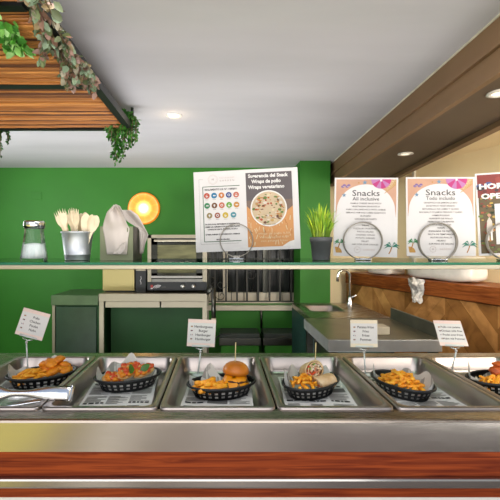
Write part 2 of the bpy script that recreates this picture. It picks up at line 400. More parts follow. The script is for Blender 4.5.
# ================================================================ SETTING
ZCEIL = 2.22; YB = 4.30
mb = MB()
wx0, wx1, wz0, wz1 = -.16, .79, .80, 1.62
T = .25
mb.box((-2.6, YB, 0), (wx0, YB + T, ZCEIL), M['green']); mb.box((wx1, YB, 0), (1.06, YB + T, ZCEIL), M['green'])
mb.box((wx0, YB, 0), (wx1, YB + T, wz0), M['green']); mb.box((wx0, YB, wz1), (wx1, YB + T, ZCEIL), M['green'])
struct('wall_back', mb)
struct('wall_left', MB().box((-2.75, .9, 0), (-2.6, YB + T, ZCEIL), M['green']))
struct('wall_right', MB().box((3.9, .9, 0), (4.05, YB + .5, ZCEIL), M['beige']))
bA, bB = Vector((1.29, 4.27, 0)), Vector((2.14, 1.5, 0)); bd = (bB - bA).normalized(); bl_ = (bB - bA).length; bn = Vector((-bd.y, bd.x, 0))
if bn.x < 0: bn = -bn
bm4 = Matrix((bd, bn, Vector((0, 0, 1)))).transposed().to_4x4(); bm4.translation = bA
LEDGE = .34
o = struct('wall_far', MB().box((-.3, LEDGE + .004, 0), (bl_ + .9, LEDGE + .14, ZCEIL), M['beige'])); o.matrix_world = bm4
struct('wall_end', MB().box((1.06, YB + .09, 0), (1.75, YB + .22, ZCEIL), M['beige']))
struct('ceiling', MB().box((-2.75, .9, ZCEIL), (4.05, YB + .5, ZCEIL + .12), M['ceiling']))
struct('floor', MB().box((-2.75, .9, -.1), (4.05, YB + .5, 0), M['floor']))
struct('ground', MB().box((-8, -8, -.1), (8, .9, 0), M['ground']))
struct('trim_1', MB().box((.762, 3.95, 0), (1.05, YB, ZCEIL), M['green']))           # pilaster
struct('trim_2', MB().box((.585, LEDGE - .02, 1.131), (.615, LEDGE + .001, 2.15), M['caulk'], xf=bm4))
# beam (bulkhead) with its mouldings
def bl(y): return .97 + (y - 1.0) * .0415
def br_(y): return 1.30 + (y - 1.0) * .0885
mb = MB(); ys = (.95, YB)
def bar_prism(mb, f0, f1, z0, z1, mt):
    mb.prism([(f0(ys[0]), ys[0]), (f1(ys[0]), ys[0]), (f1(ys[1]), ys[1]), (f0(ys[1]), ys[1])], z0, z1, mt)
bar_prism(mb, lambda y: bl(y) + .012, lambda y: br_(y), 2.03, ZCEIL, M['beam'])
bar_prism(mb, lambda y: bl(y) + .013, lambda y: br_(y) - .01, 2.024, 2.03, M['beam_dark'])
struct('trim_3', mb)
mb = MB()
bar_prism(mb, lambda y: bl(y) - .002, lambda y: bl(y) + .012, 2.13, 2.214, M['beam'])
bar_prism(mb, lambda y: bl(y) - .012, lambda y: bl(y) + .012, 2.108, 2.122, M['beam'])
bar_prism(mb, lambda y: bl(y) + .004, lambda y: bl(y) + .012, 2.02, 2.108, M['beam'])
bar_prism(mb, lambda y: bl(y) - .006, lambda y: bl(y) + .02, 2.012, 2.036, M['beam'])
bar_prism(mb, lambda y: br_(y) - .012, lambda y: br_(y) + .035, 1.995, 2.07, M['beam'])
struct('trim_4', mb)
mb = MB(); mb.prism([(br_(.95) + .036, .95), (2.6, .95), (2.6, 1.0), (1.72, 4.3), (br_(YB) + .036, YB)], 2.14, ZCEIL, M['beige']); struct('trim_6', mb)
mb = MB(); bar_prism(mb, lambda y: bl(y) - .008, lambda y: bl(y) + .012, 2.214, ZCEIL, M['caulk']); struct('trim_5', mb)

# window in the back wall
w = thing('window_1', None, None, (0, 0, 0)); w['kind'] = 'structure'
mb = MB(); mb.box((wx0, YB + .16, wz0), (wx1, YB + .17, wz1), M['pane']); mb.build('pane', w)
mb = MB()
for x in (wx0, .02, .45, wx1 - .05): mb.box((x, YB + .11, wz0 + .09), (x + .05, YB + .16, wz1), M['tile'] if x == .02 else M['steel_dark'])
mb.box((wx0, YB + .11, wz1 - .05), (wx1, YB + .16, wz1), M['tile']); mb.build('window_frame', w)
mb = MB(); mb.box((wx0, YB + .005, wz0), (wx1, YB + .16, wz0 + .012), M['tile'])
for i in range(7):
    a = wx0 + (wx1 - wx0) * i / 7; mb.box((a + .004, YB + .10, wz0 + .012), (a + (wx1 - wx0) / 7 - .004, YB + .16, wz0 + .10), M['tile'])
mb.box((wx0 - .08, YB - .06, .735), (wx1 - .03, YB, .785), M['tile']); mb.build('window_sill', w)
g = thing('window_grille', 'dark wrought iron bars with scrolls across the back window', 'window bars', (0, YB + .03, wz0))
mb = MB(); mb.box((wx0, -.012, .0), (wx1, .012, .022), M['iron']); mb.build('rail', g)
mb = MB(); mb.box((wx0, -.012, .62), (wx1, .012, .64), M['iron']); mb.build('rail', g)
for px in (215, 226, 237, 247, 258, 269.5, 280, 291):
    x = (px - CX) / F * (YB + .03); mb = MB(); mb.box((x - .009, -.009, .022), (x + .009, .009, .8), M['iron']); mb.build('bar', g)
for cx_, cz_, sg in ((.0, .2, 1), (.0, .08, -1), (.31, .3, 1), (-.1, .25, -1)):
    mb = MB(); mb.tube([(cx_ + sg * (.006 + .0042 * k) * math.cos(k * .5), -.01, cz_ + (.006 + .0042 * k) * math.sin(k * .5)) for k in range(14)], .004, M['iron'], 5); mb.build('scroll', g)

# green cover plate
mb = MB(); mb.box((-.058, -.006, -.042), (.058, 0, .042), M['green'], bev=.003)
tag(mb.build('cover_plate', loc=P(36.5, 196, YB - .0005)), 'green painted rectangular cover plate on the wall above the salt shaker', 'cover plate')

# downlights
def downlight(px, py, z, label, hot):
    dz = z - ZC; Y = dz * F / (CY - py); p = P(px, py, Y); p.z = z
    t = thing('downlight', label, 'ceiling light', p)
    mb = MB(); mb.lathe([(.048, 0), (.05, -.006), (.034, -.008), (.03, -.002)], M['lamp_trim'], 24); mb.build('trim_ring', t)
    mb = MB(); mb.disc(.032, -.003, hot, 24); mb.build('lens', t, fix=False)
    return p
d1 = downlight(174, 115, ZCEIL, 'small round recessed ceiling spotlight glowing warm in the pale ceiling', M['lamp_white'])
downlight(405.5, 153.5, 2.024, 'round white light set in the brown beam, the farther of two', M['lamp_beige'])
downlight(500, 92.5, 2.024, 'round white light set in the brown beam, cut by the right edge', M['lamp_beige'])

# orange slice lamp
mb = MB(); n = 48; mb.lathe([(0.0001, -.03), (.15, -.03), (.165, -.022), (.168, -.01), (.168, 0)], M['orange'], n, xf=Matrix.Rotation(-PI / 2, 4, 'X'))
t = thing('orange_slice_lamp', 'round glowing wall lamp shaped like an orange slice', 'wall lamp', P(144, 208.5, YB))
o = mb.build('lamp_shade', t)

# ================================================================ SERVING COUNTER
ZT = .936
ct = thing('serving_counter', 'long stainless steel serving counter with reddish wood front', 'counter', (0, 0, 0))
X0, X1 = -1.45, 1.75
YF = 1.096
mb = MB()
prof = [(YF, .851), (YF, .928), (YF + .002, .9335), (YF + .008, ZT), (YF + .0735, ZT), (YF + .0735, ZT - .02)]
vs = []; fs = []
for x in (X0, X1):
    vs += [(x, y, z) for y, z in prof]
k = len(prof); fs = [(i, i + 1, k + i + 1, k + i) for i in range(k - 1)]
mb.add(vs[:], fs[:1], M['steel_apron']); mb.add(vs[:], fs[1:], M['steel_top'])
mb.box((X0, 1.703, ZT - .03), (X1, 1.785, ZT), M['steel_top'], bev=.003)
mb.box((X0, YF + .07, ZT - .02), (-.853, 1.705, ZT), M['steel_top']); mb.box((1.175, YF + .07, ZT - .02), (X1, 1.705, ZT), M['steel_top'])
mb.build('worktop', ct)
mb = MB(); mb.box((-.86, YF + .06, .76), (1.18, 1.72, .765), M['dark_gap']); mb.box((-.86, 1.715, .765), (1.18, 1.72, .9), M['steel_dark']); mb.build('well', ct)
mb = MB(); mb.box((X0, YF + .003, .7855), (X1, YF + .02, .8505), M['wood_red']); mb.box((X0, YF + .003, .728), (X1, YF + .02, .7575), M['wood_red']); mb.build('wood_panel', ct)
mb = MB(); mb.box((X0, YF - .012, .7578), (X1, YF + .02, .7852), M['steel_apron'], bev=.006); mb.build('metal_trim', ct)
mb = MB(); mb.box((X0, YF + .006, 0), (X1, YF + .02, .728), M['white_panel']); mb.build('lower_panel', ct)
mb = MB(); mb.box((X0, YF + .02, 0), (X0 + .02, 1.785, ZT - .03), M['white_panel']); mb.box((X1 - .02, YF + .02, 0), (X1, 1.785, ZT - .03), M['white_panel']); mb.box((X0 + .02, 1.765, .1), (X1 - .02, 1.785, ZT - .03), M['steel']); mb.build('end_panel', ct)

# ---- steel trays
def rrect(w, d, r, n=6):
    pts = []
    for cx, cy, a in ((w / 2 - r, d / 2 - r, 0), (-w / 2 + r, d / 2 - r, 90), (-w / 2 + r, -d / 2 + r, 180), (w / 2 - r, -d / 2 + r, 270)):
        for k in range(n + 1): pts.append((cx + r * math.cos(R(a + 90 * k / n)), cy + r * math.sin(R(a + 90 * k / n))))
    return pts
def loft(mb, loops, mt, cap_last=False, smooth=True):
    n = len(loops[0]); vs = [p for l in loops for p in l]; fs = []
    for i in range(len(loops) - 1):
        for k in range(n): fs.append((i * n + k, i * n + (k + 1) % n, (i + 1) * n + (k + 1) % n, (i + 1) * n + k))
    if cap_last: fs.append(tuple((len(loops) - 1) * n + k for k in range(n)))
    mb.add(vs, fs, mt, smooth)
TW, TD, TDEP = .331, .549, .06
TX = [-.684, -.3465, -.010, .327, .6665, 1.0035]; TY = 1.4365
mb = MB()
lp = []
for w_, d_, r_, z_ in ((TW, TD, .018, -.004), (TW, TD, .018, .0035), (TW - .004, TD - .004, .018, .005), (TW - .03, TD - .03, .03, .005), (TW - .036, TD - .036, .03, .002), (TW - .048, TD - .048, .035, -TDEP + .014), (TW - .056, TD - .056, .035, -TDEP + .003), (TW - .075, TD - .075, .03, -TDEP)):
    lp.append([(x, y, z_) for x, y in rrect(w_, d_, r_)])
loft(mb, lp, M['steel_tray'], True)
tray_me = mb
TL = ['steel tray holding the basket of nuggets and fries, leftmost in the counter', 'steel tray holding the basket of tomato flatbread', 'steel tray holding the burger basket',
      'steel tray holding the wrap basket', 'steel tray holding the basket of plain fries', 'steel tray at the right end, cut by the photo edge']
first = None
for i, x in enumerate(TX):
    if first is None: o = first = mb.build('steel_tray')
    else: o = first.copy(); COL.objects.link(o)
    o.location = (x, TY, ZT + .001); tag(o, TL[i], 'food tray', 'steel trays set in the counter')
ZF = ZT + .001 - TDEP          # tray floor
M['news_paper'] = mat('news_paper', 'dedcd6', .65, var=.05, scale=6)
# newsprint liners on the tray floors
names = ['nugget', 'tomato flatbread', 'burger', 'wrap', 'plain fries', 'rightmost fries']
for i, x in enumerate(TX):
    mb = MB(); rnd = random.Random(i)
    ph = rnd.random() * 6
    mb.grid(lambda u, v: ((u - .5) * .235, (v - .5) * .43, .003 + .004 * max(0, abs(u - .5) - .42) * 10 * (1 + math.sin(v * 9 + ph)) + .0012 * math.sin(u * 14 + ph) * math.sin(v * 11)), 16, 20, M['news_paper'])
    def on(u, v): return ((u - .5) * .235, (v - .5) * .43, .0045 + .004 * max(0, abs(u - .5) - .42) * 10 * (1 + math.sin(v * 9 + ph)) + .0012 * math.sin(u * 14 + ph) * math.sin(v * 11))
    def mark(u0, v0, u1, v1, mt): mb.add([on(u0, v0), on(u1, v0), on(u1, v1), on(u0, v1)], [(0, 1, 2, 3)], mt)
    v = .03; NI, NG = ink('news_black', '2b2a28'), ink('news_grey', '6f6d69')
    while v < .93:
        hgt = rnd.choice((.10, .14, .18))
        for c in range(3):
            a0 = .04 + c * .315; a1 = a0 + .285; kind = rnd.random()
            if kind < .30: mark(a0, v, a1, min(.97, v + hgt * .8), NG if kind < .2 else NI)
            else:
                vv = v
                if kind > .6:
                    x_ = a0
                    while x_ < a1 - .03: w_ = rnd.uniform(.03, .09); mark(x_, vv + .004, min(a1, x_ + w_), vv + .030, NI); x_ += w_ + .018
                    vv += .042
                while vv < min(.96, v + hgt) - .012: mark(a0, vv, a1 - rnd.choice((0, 0, .05, .12)), vv + .009, NG); vv += .022
        v += hgt + .025
    tag(mb.build('newsprint_sheet', fix=False, loc=(x + .004 * (i - 2), TY - .025, ZF + .0005), rot=(0, 0, R([6, 4, -2, -3, 5, 3][i]))),
        'printed newspaper sheet lining the tray under the %s basket' % names[i], 'paper liner', 'newsprint sheets in the trays')

# ---- baskets
BA, BB, BH = .120, .080, .044
def make_basket():
    root = thing('food_basket', 'x', 'food basket')
    N = 56
    rows = [(.80, .002), (.835, .011), (.86, .0175), (.885, .0235), (.915, .031), (.935, .0355), (1.0, BH)]
    bm = bmesh.new(); V = []
    for k_, z_ in rows: V.append([bm.verts.new((BA * k_ * math.cos(2 * PI * j / N), BB * k_ * math.sin(2 * PI * j / N), z_)) for j in range(N)])
    for i in range(len(rows) - 1):
        for j in range(N):
            if i in (1, 3) and (j % 2 == 0): continue
            bm.faces.new((V[i][j], V[i][(j + 1) % N], V[i + 1][(j + 1) % N], V[i + 1][j]))
    c = bm.verts.new((0, 0, .002))
    for j in range(N): bm.faces.new((V[0][(j + 1) % N], V[0][j], c))
    bmesh.ops.solidify(bm, geom=bm.faces[:], thickness=.002)
    mb = MB(); mb.bm(bm, M['black_plastic']); mb.build('basket_wall', root)
    mb = MB(); mb.tube([(BA * 1.01 * math.cos(2 * PI * j / N), BB * 1.015 * math.sin(2 * PI * j / N), BH) for j in range(N)], .0042, M['black_plastic'], 8, closed=True); mb.build('rim', root)
    return root
BK = [(-.672, 1.545, 27), (-.342, 1.52, 26), (.003, 1.44, 18), (.318, 1.455, 42), (.640, 1.455, -68), (1.005, 1.485, 14)]
BL = ['black oval plastic basket of nuggets and fries, far left', 'black oval plastic basket of tomato flatbread with basil leaves', 'black oval plastic basket holding the burger and fries',
      'black oval plastic basket holding the halved wrap and fries', 'black oval plastic basket filled only with fries', 'black oval plastic basket at the right edge with fries and red fried chicken']
bproto = make_basket(); ZB = ZF + .0035
BXF = []
for i, (x, y, a) in enumerate(BK):
    o = bproto if i == 0 else copy_tree(bproto)
    o.location = (x, y, ZB); o.rotation_euler = (0, 0, R(a)); tag(o, BL[i], 'food basket', 'black food baskets')
    BXF.append(Matrix.Translation((x, y, ZB)) @ Matrix.Rotation(R(a), 4, 'Z'))
CORN = [[(172, .50, 20), (62, .46, 17), (125, .2, 25), (250, .12, 18)], [(165, .40, 20), (75, .55, 18), (110, .4, 18), (20, .15, 20), (268, .12, 14)], [(172, .42, 20), (100, .50, 16), (35, .2, 20)], [(150, .55, 18), (100, .45, 22), (10, .3, 18), (245, .12, 12)], [(222, .5, 16), (60, .42, 26), (110, .3, 20), (20, .3, 18)], [(150, .62, 15), (45, .5, 20), (265, .15, 20)]]
# paper in each basket, its corners standing up above the rim
for i in range(6):
    rnd = random.Random(40 + i); mb = MB(); ph = rnd.random() * 5
    def pf(u, v, ph=ph, cor=CORN[i]):
        a = u * 2 * PI; ca, sa = math.cos(a), math.sin(a)
        reach = .93 + .02 * math.sin(5 * a + ph)
        for a0, amt, wd_ in cor:
            dd = (math.degrees(a) - a0 + 180) % 360 - 180; reach += amt * math.exp(-(dd / wd_) ** 2)
        s = v * reach
        if s < .74: k, z = s, .0045
        else: k = .74 + min(.20, (s - .74) * .62); z = .0045 + (s - .74) * BA * 1.05
        z += .004 * math.sin(9 * a + ph) * v * v + .003 * noise.noise(Vector((ca * 3, sa * 3, v * 4 + ph)))
        return (BA * k * ca * (1 - .02 * math.sin(7 * a + ph)), BB * k * sa, max(.0045, z))
    mb.grid(pf, 72, 16, M['news'])
    o = mb.build('basket_paper', loc=BK[i][:2] + (ZB + .0005,), rot=(0, 0, R(BK[i][2])))
    tag(o, 'printed paper lining the %s basket, corners sticking up' % names[i], 'paper liner', 'paper liners in the baskets')

# ---- fries
def fry_mesh(seed, L, kw=1):
    rnd = random.Random(seed); bm = bmesh.new(); w = (.0042 + rnd.random() * .001) * kw
    n = 6; rings = []; bend = rnd.uniform(-.006, .006); b2 = rnd.uniform(-.003, .003)
    for i in range(n + 1):
        t = i / n; x = (t - .5) * L; k = .78 if i in (0, n) else 1 + rnd.uniform(-.07, .07)
        cy = bend * (1 - (2 * t - 1) ** 2); cz = b2 * (1 - (2 * t - 1) ** 2)
        rings.append([bm.verts.new((x, cy + a * w * k, cz + b * w * k)) for a, b in ((-1, -.7), (-.7, -1), (.7, -1), (1, -.7), (1, .7), (.7, 1), (-.7, 1), (-1, .7))])
    for i in range(n):
        for j in range(8): bm.faces.new((rings[i][j], rings[i][(j + 1) % 8], rings[i + 1][(j + 1) % 8], rings[i + 1][j]))
    bm.faces.new(rings[0][::-1]); bm.faces.new(rings[n])
    return MB().bm(bm, M['fry'], True).mesh('french_fry')
FM = [fry_mesh(k, .038 + .006 * (k % 5)) for k in range(8)]
FT = [fry_mesh(20 + k, .058 + .006 * (k % 4), 1.6) for k in range(5)]
def fries(bi, n, cu, cv, ru, rv, z0, zh, label, group, seed, yaw=None, spread=1.2):
    rnd = random.Random(seed)
    for i in range(n):
        q = math.sqrt((i + .5) / n); a = i * 2.399 + rnd.random() * .5
        u, v = cu + ru * q * math.cos(a), cv + rv * q * math.sin(a)
        z = z0 + zh * (1 - q * q) * rnd.uniform(.75, 1.0) + rnd.uniform(0, .006)
        yw = rnd.uniform(0, PI) if yaw is None else yaw + rnd.uniform(-spread, spread)
        o = bpy.data.objects.new('french_fry', rnd.choice(FT if bi == 2 else FM)); COL.objects.link(o)
        o.matrix_world = BXF[bi] @ Matrix.Translation((u, v, z)) @ Euler((rnd.uniform(0, 3), rnd.uniform(-.35, .35), yw)).to_matrix().to_4x4()
        tag(o, label, 'french fry', group)
fries(0, 34, -.038, -.006, .054, .04, .024, .034, 'golden french fry left of the nuggets in the far left basket', 'fries beside the nuggets', 1, .3, .7)
fries(4, 60, .0, .0, .078, .05, .024, .042, 'golden french fry heaped in the basket of plain fries', 'fries in the plain fries basket', 3)
fries(5, 28, -.03, -.01, .055, .04, .02, .03, 'golden french fry in the basket at the right edge', 'fries in the right edge basket', 4, .2, .7)
fries(2, 13, -.052, -.018, .04, .032, .028, .026, 'golden potato stick left of the burger', 'fries beside the burger', 5, .55, .4)
fries(3, 19, -.038, .006, .045, .042, .028, .038, 'golden potato stick in front of the halved wrap', 'fries beside the wrap', 6, .6, .8)

# ---- nuggets
for k, (u, v, z) in enumerate([(.022, .012, .04), (.05, .02, .045), (.036, -.018, .035), (.064, -.008, .038), (.03, .0, .062), (.056, .008, .068), (.012, .025, .055), (.078, .012, .046), (.082, -.014, .034)]):
    mb = MB(); mb.blob(.027, .023, .0135, M['nugget'], seed=k, amp=.22)
    o = mb.build('chicken_nugget'); o.matrix_world = BXF[0] @ Matrix.Translation((u, v, z + .014)) @ Euler((.3 * math.sin(k * 2), .35 * math.cos(k * 3), k * 1.3)).to_matrix().to_4x4()
    tag(o, 'golden breaded chicken nugget in the far left basket', 'chicken nugget', 'nuggets in the far left basket')
# ---- red fried chicken, right edge
for k, (u, v, z) in enumerate([(.02, .022, .055), (.058, .0, .05), (.038, -.022, .045), (.05, .03, .07)]):
    mb = MB(); mb.blob(.034, .025, .018, M['chicken'], seed=20 + k, amp=.32)
    o = mb.build('fried_chicken_piece'); o.matrix_world = BXF[5] @ Matrix.Translation((u, v, z)) @ Euler((.2, .3 * math.cos(k), k * .9)).to_matrix().to_4x4()
    tag(o, 'reddish brown fried chicken piece at the right edge', 'fried chicken', 'fried chicken pieces')

# ---- tomato flatbread
def leafshape(mb, L, W, mt, xf):
    def f(u, v):
        w = W * math.sin(PI * min(1, u ** .8)) ** .8 * (v - .5)
        return (L * (u - .5), w, .003 * math.sin(u * PI) + .2 * abs(w))
    mb.grid(f, 8, 4, mt, xf=xf)
FBL = ['tomato topped flatbread piece at the near left of its basket', 'tomato topped flatbread piece with a basil leaf, middle of its basket', 'tomato topped flatbread piece leaning on the right with a basil leaf', 'tomato topped flatbread piece at the back of its basket']
for k, (u, v, z, yw, leaf) in enumerate([(-.055, -.008, .030, .25, 0), (-.008, -.004, .043, .5, 1), (.055, .0, .040, .15, 1), (.012, .03, .046, .3, 0)]):
    t = thing('flatbread_piece', FBL[k], 'flatbread', group='flatbread pieces')
    t.matrix_world = BXF[1] @ Matrix.Translation((u, v, z + .010)) @ Euler((R(26), R([5, -8, -14, -6][k]), yw)).to_matrix().to_4x4()
    mb = MB(); mb.blob(.045, .026, .009, M['bread'], seed=50 + k, amp=.12); mb.build('bread', t)
    mb = MB()
    for j in range(16):
        q = math.sqrt(j / 16) ; a = j * 2.4
        mb.blob(.012, .010, .008, M['tomato'] if j % 3 else M['nugget'], seed=j + 20 * k, amp=.4, sub=2, xf=Matrix.Translation((.036 * q * math.cos(a), .019 * q * math.sin(a), .010 + .003 * math.sin(j))))
    mb.build('tomato_topping', t)
    mb = MB()
    for j in range(3): mb.blob(.006, .005, .003, M['bread'], seed=j + 9 * k, amp=.4, sub=2, xf=Matrix.Translation((.025 * math.cos(j * 1.9 + k), .013 * math.sin(j * 1.9 + k), .017)))
    mb.build('cheese_crumbs', t)
    if leaf: mb = MB(); leafshape(mb, .042, .025, M['basil'], XF((.004, -.010, .024), (.5, -.3, .9 - .8 * (k == 2)))); mb.build('basil_leaf', t)

# ---- burger
t = thing('burger', 'cheeseburger with a glossy golden bun and melted cheese', 'burger')
t.matrix_world = BXF[2] @ Matrix.Translation((.052, .012, .008)) @ Euler((R(-4), R(4), R(-15))).to_matrix().to_4x4()
mb = MB(); mb.lathe([(.0001, 0), (.034, 0), (.04, .006), (.041, .014), (.038, .02), (.0001, .02)], M['bread'], 32); mb.build('bottom_bun', t)
mb = MB()
for k in range(40):
    a = k * 2 * PI / 40; mb.blob(.008, .006, .005, M['lettuce'] if k % 5 == 0 else M['bread'], seed=k, amp=.4, sub=1, xf=Matrix.Translation((.038 * math.cos(a), .038 * math.sin(a), .024)))
mb.build('filling', t)
mb = MB(); mb.blob(.045, .045, .011, M['patty'], seed=3, amp=.1, fr=4, xf=Matrix.Translation((.002, -.002, .034))); mb.build('patty', t)
def ch(u, v):
    a, r = u * 2 * PI, v * (.050 + .014 * math.cos(4 * (u * 2 * PI) + 1.0) * v)
    d = max(0, r - .037)
    return (r * math.cos(a) * (1 - d * 4), r * math.sin(a) * (1 - d * 4), .047 - d * 1.4 + .001 * math.sin(a * 7))
mb = MB(); mb.grid(ch, 48, 10, M['cheese'])
mb.grid(lambda u, v: (lambda p: (p[0] * .97 * math.cos(.8) - p[1] * .97 * math.sin(.8), p[0] * .97 * math.sin(.8) + p[1] * .97 * math.cos(.8), p[2] + .006))(ch(u, v)), 48, 10, M['cheese']); mb.build('cheese_slice', t)
mb = MB(); mb.lathe([(.0001, .056), (.038, .054), (.045, .057), (.0475, .064), (.045, .076), (.037, .087), (.026, .094), (.013, .098), (.0001, .099)], M['bun'], 40); mb.build('top_bun', t)
def skewer(label, p0, p1):
    mb = MB(); mb.tube([Vector((0, 0, 0)), Vector(p1) - Vector(p0)], .0018, M['toothpick'], 8)
    tag(mb.build('wooden_skewer', loc=p0), label, 'skewer', 'wooden skewers')
tb = BXF[2] @ Vector((.052, .012, .05)); skewer('pale wooden skewer standing upright in the burger', tb, tb + Vector((.004, 0, .125)))

# ---- wrap halves
def wrap_half(label, xf, L, r, seed):
    t = thing('wrap_half', label, 'wrap', group='wrap halves'); t.matrix_world = xf
    mb = MB(); n = 36; vs = []; fs = []; st = 9
    for i in range(st + 1):
        s_ = i / st; rr = r * (1.0 if s_ < .7 else math.sqrt(max(.02, 1 - ((s_ - .7) / .3) ** 2)))
        for k in range(n):
            a = 2 * PI * k / n; q = rr * (1 + .05 * noise.noise(Vector((math.cos(a) * 2, math.sin(a) * 2, s_ * 4 + seed))))
            vs.append((-L * s_ + .35 * q * math.sin(a) * (1 - s_), q * math.cos(a), q * .88 * math.sin(a)))
    for i in range(st):
        for k in range(n): fs.append((i * n + k, i * n + (k + 1) % n, (i + 1) * n + (k + 1) % n, (i + 1) * n + k))
    fs.append(tuple(st * n + k for k in range(n))); mb.add(vs, fs, M['tortilla'], True)
    mb.tube([(.35 * r * math.sin(a) + .001, r * .97 * math.cos(a), r * .85 * math.sin(a)) for a in [2 * PI * k / 28 for k in range(28)]], .003, M['tortilla'], 6, closed=True)
    mb.tube([(.35 * q * math.sin(a) + .003, q * math.cos(a), q * .88 * math.sin(a)) for a, q in [(.4 * k, r * (.86 - .02 * k)) for k in range(26)]], .0022, M['tortilla'], 6)
    mb.build('tortilla', t)
    mb = MB()
    for j in range(26):
        q = r * .8 * math.sqrt((j + .5) / 26); a = j * 2.4
        mb.blob(.006, .0055, .005, M[('filling', 'white_cheese', 'tomato', 'filling', 'lettuce')[j % 5]] if j % 5 != 4 or j % 2 else M['filling'], seed=j + seed, amp=.4, sub=2, xf=Matrix.Translation((.35 * q * math.sin(a) - .001, q * math.cos(a), q * .88 * math.sin(a))))
    mb.build('filling', t)
bx = BXF[3].translation
wrap_half('upper wrap half showing its cut filling, pierced by a skewer', XF((bx.x + .014, bx.y + .010, ZB + .077), (0, R(-24), R(-72))), .062, .036, 1)
wrap_half('lower wrap half lying on the right of the fries', XF((bx.x + .022, bx.y - .022, ZB + .040), (0, R(8), R(200))), .07, .028, 5)
tb = Vector((bx.x + .019, bx.y + .018, ZB + .085)); skewer('pale wooden skewer standing upright in the wrap', tb, tb + Vector((.003, 0, .088)))

M['tong_steel'] = steel('tong_steel', 'e8e8e8', .22, (4, 4, 4))
# ---- tongs lying across the left trays
t = thing('serving_tongs', 'shiny stainless steel serving tongs lying on the left trays', 'tongs', (-.452, 1.235, ZT + .021), (R(58), R(2), R(1)))
def arm(stn, dy, dz, ang):
    mb = MB()
    def f(u, v):
        x = -u * .46; k = 0
        while k < len(stn) - 2 and stn[k + 1][0] < u: k += 1
        a, b = stn[k], stn[k + 1]; s_ = (u - a[0]) / (b[0] - a[0]); s_ = s_ * s_ * (3 - 2 * s_)
        w = a[1] + (b[1] - a[1]) * s_; q = (v - .5) * 2
        return (x, q * w / 2 + dy + x * -math.tan(ang), dz * min(1, u * 9) + .006 * (1 - q * q) * (1 if dz >= 0 else -1))
    mb.grid(f, 40, 8, M['tong_steel']); return mb
st = [(0, .044), (.12, .042), (.3, .018), (.36, .018), (.5, .05), (1, .06)]
arm(st, 0, .006, R(-2)).build('front_arm', t, solid=.0015)
st2 = [(0, .034), (.12, .034), (.2, .03), (.36, .04), (.5, .05), (1, .06)]
arm(st2, .002, -.012, R(-7)).build('back_arm', t, solid=.0015)
mb = MB(); mb.tube([(-.004, -.02, 0), (0, -.02, -.002), (0, .02, -.002), (-.004, .02, 0)], .008, M['chrome'], 10); mb.build('hinge', t)

# ================================================================ PRICE SIGNS
M['card'] = mat('card_white', 'dcd9d8', .6, var=.03)
def flag(s, u, v, kind):
    a, b = .0085, .0055
    if kind == 'es': s.rect(u, v, u + a, v + b, ink('red', 'c03028')); s.rect(u, v + b * .3, u + a, v + b * .7, ink('gold', 'e8a818'), 2)
    if kind == 'uk': s.rect(u, v, u + a, v + b, ink('navy', '3a3c74')); s.rect(u, v + b * .4, u + a, v + b * .6, ink('red', 'c03028'), 2); s.rect(u + a * .42, v, u + a * .58, v + b, ink('red', 'c03028'), 2)
    if kind == 'fr': s.rect(u, v, u + a * .33, v + b, ink('navy', '3a3c74')); s.rect(u + a * .67, v, u + a, v + b, ink('red', 'c03028'))
    if kind == 'de': s.rect(u, v + b * .66, u + a, v + b, ink('black', '2a2828')); s.rect(u, v + b * .33, u + a, v + b * .66, ink('red', 'c03028')); s.rect(u, v, u + a, v + b * .33, ink('gold', 'e8a818'))
def price_sign(label, lines, base, mid, u, v, tint, fsz=.0135):
    base = Vector(base); t = thing('price_sign', label, 'price sign', base, group='menu signs on clear stems')
    u = Vector(u).normalized(); v = (Vector(v) - u * Vector(v).dot(u)).normalized(); nrm = u.cross(v)   # towards the back? fix below
    W, H = .112, .108
    s = Sheet(W, H, ink(tint[0], tint[1]))
    s.rect(.001, .014, W - .001, H - .014, M['card'])
    for k, (ln, fl_) in enumerate(zip(lines, ('es', 'uk', 'fr', 'de'))):
        vv = H - .029 - k * .0165
        s.text(ln, W * .56, vv, fsz, ink('black', '2a2828'), 2, bold=.0002); flag(s, .012, vv - .003, fl_)
    cm = Vector(mid) - base
    m4 = Matrix((u, -nrm, v)).transposed().to_4x4()
    m4.translation = cm - v * H / 2
    o = s.build('card', parent=t); o.matrix_local = m4
    low = cm - v * (H / 2)
    mb = MB(); nb = nrm
    mb.tube([low - u * .036 + v * .002, low + u * .036 + v * .002], .0042, M['acrylic'], 8); mb.tube([low - u * .02 - v * .006, low - v * .012, low + u * .02 - v * .006], .0025, M['chrome'], 6); mb.build('clip', t)
    j = low - v * .02
    mb = MB(); mb.blob(.005, .005, .006, M['paper'], amp=0, xf=Matrix.Translation(j)); mb.build('joint', t)
    mb = MB(); mb.tube([Vector((0, 0, .004)), j - Vector((0, 0, .004))], .003, M['acrylic'], 8); mb.build('stem', t)
    mb = MB(); mb.lathe([(.0001, .005), (.022, .004), (.024, 0), (.0001, 0)], M['acrylic'], 24); mb.build('base', t)
YS = 1.655
pk = ('card_pink', 'ecd3cb')
price_sign('white menu card on a clear stem, tilted left, at the far left', ['Pollo', 'Chicken', 'Poulet', 'Huhn'], (P(28, 374, YS).x, YS, ZF + .004), P(32.8, 324, YS), (26, 0, -7), (7, 5, 26), pk)
price_sign('white menu card on a clear stem behind the burger basket', ['Hamburguesa', 'Burger', 'Hamburger', 'Hamburger'], (P(198, 374, YS).x, YS, ZF + .004), P(201.5, 333, YS), (27, 2, -1.6), (2, 2, 26.5), pk)
price_sign('cream edged menu card on a clear stem between wrap and plain fries', ['Patatas fritas', 'Fries', 'Frites', 'Pommes'], (P(365.5, 374, YS).x, YS, ZF + .004), P(364, 333.5, YS), (28, 2, -.7), (-.7, 2, 26), ('card_cream', 'e9dcc4'))
